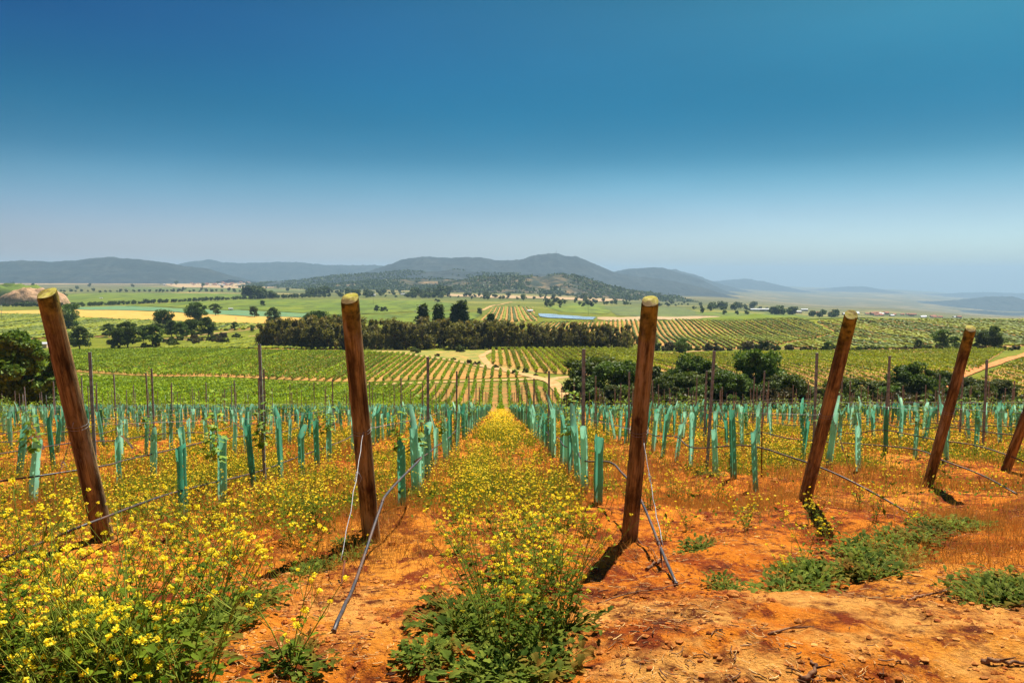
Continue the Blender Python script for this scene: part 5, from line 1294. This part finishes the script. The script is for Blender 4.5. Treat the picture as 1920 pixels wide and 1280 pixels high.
# single big clods and sticks
def rock(px, py, s, lb, name='soil_clod'):
    p = H(px, py); r = np.random.default_rng(int(px)); mb = MB(); n, m_ = 14, 9; V = []
    for i in range(m_):
        ph = PI*i/(m_-1)
        for j in range(n):
            th = 2*PI*j/n; d = np.array([math.sin(ph)*math.cos(th), math.sin(ph)*math.sin(th), math.cos(ph)])
            q = .72+.6*float(vn(d[0]*2+px, d[1]*2+d[2]*1.7, 3)); V.append(d*q*s*np.array([1.2, 1, .75]))
    mb.add(V, [[i*n+j, (i+1)*n+j, (i+1)*n+(j+1) % n, i*n+(j+1) % n] for i in range(m_-1) for j in range(n)], 0, False)
    tag(link(name, mb.mesh(name, M['clod']), None, (p[0], p[1], p[2]+s*.3)), lb, 'soil clod')
rock(1376, 1128, .028, 'dark red clod right of the hose end'); rock(1359, 1143, .016, 'small dark clod below the larger red one'); rock(1452, 905, .05, 'red clod among the dry grass right of the path post'); rock(1330, 938, .035, 'red clod behind the small weeds at the right'); rock(1478, 920, .045, 'red clod near the foot of the leaning yellow topped post'); rock(735, 1020, .03, 'clod on the mound at the foot of the second post')
def stick(lst, r0, lb):
    pts = [np.array(H(*p)) for p in lst]
    for i, p in enumerate(pts): p[2] += r0*.7+(.012 if 0 < i < len(pts)-1 else 0)
    sm = smooth(pts, 5); sm = sm+np.random.default_rng(int(lst[0][0])).normal(size=sm.shape)*r0*.35
    mb = MB(); tube(mb, sm-pts[0], np.linspace(r0, r0*.45, len(sm)), 7)
    q = sm[len(sm)//2]-pts[0]; tube(mb, [q, q+np.array([.05, -.03, .03])], [r0*.5, r0*.2], 5)
    tag(link('stick', mb.mesh('stick', M['stick']), None, pts[0]), lb, 'stick')
stick([(1213, 1072), (1230, 1062), (1248, 1052)], .012, 'thick pale broken stick lying beside the hose end')
stick([(1700, 1128), (1730, 1118), (1760, 1105), (1790, 1093)], .008, 'thin forked dark stick left of the right edge weeds')
stick([(1842, 1240), (1870, 1245), (1925, 1242)], .012, 'dark stick at the lower right edge')
stick([(1500, 1282), (1530, 1265), (1520, 1250)], .011, 'curved dark stick at the bottom of the photo')
stick([(1440, 1210), (1480, 1195), (1525, 1190)], .006, 'thin stick lying on the pale soil at right')
stick([(1000, 1040), (1030, 1052), (1075, 1045)], .006, 'thin twig among the mustard left of the post shadow') if False else None
stick([(1120, 1130), (1180, 1120), (1240, 1112), (1290, 1095)], .005, 'long thin twig across the soil below the path post')
stick([(610, 1252), (540, 1248), (470, 1252)], .006, 'long thin twig on the soil at the lower left')
stick([(1182, 990), (1200, 1015), (1222, 1040), (1236, 1062)], .005, 'thin dark root running from the foot of the path post')
# ------------------------------------------------------------------ haze
bm = bmesh.new(); bmesh.ops.create_cube(bm, size=1)
x0, x1, y0, y1, z0, z1 = -27000, 27000, -27000, 27000, -1250, 275
for v in bm.verts: v.co = ((x0+x1)/2+v.co.x*(x1-x0), (y0+y1)/2+v.co.y*(y1-y0), (z0+z1)/2+v.co.z*(z1-z0))
me = bpy.data.meshes.new('haze'); bm.to_mesh(me); bm.free()
m, t = nm('haze_air'); pv = N(t, 'ShaderNodeVolumePrincipled'); pv.inputs['Color'].default_value = (0.52, 0.77, 1.0, 1); pv.inputs['Density'].default_value = 6.2e-5; pv.inputs['Anisotropy'].default_value = .0
out = N(t, 'ShaderNodeOutputMaterial'); t.links.new(pv.outputs[0], out.inputs['Volume']); me.materials.append(m)
HZ = link('haze', me); HZ['kind'] = 'stuff'
print('all done', len(bpy.data.objects))
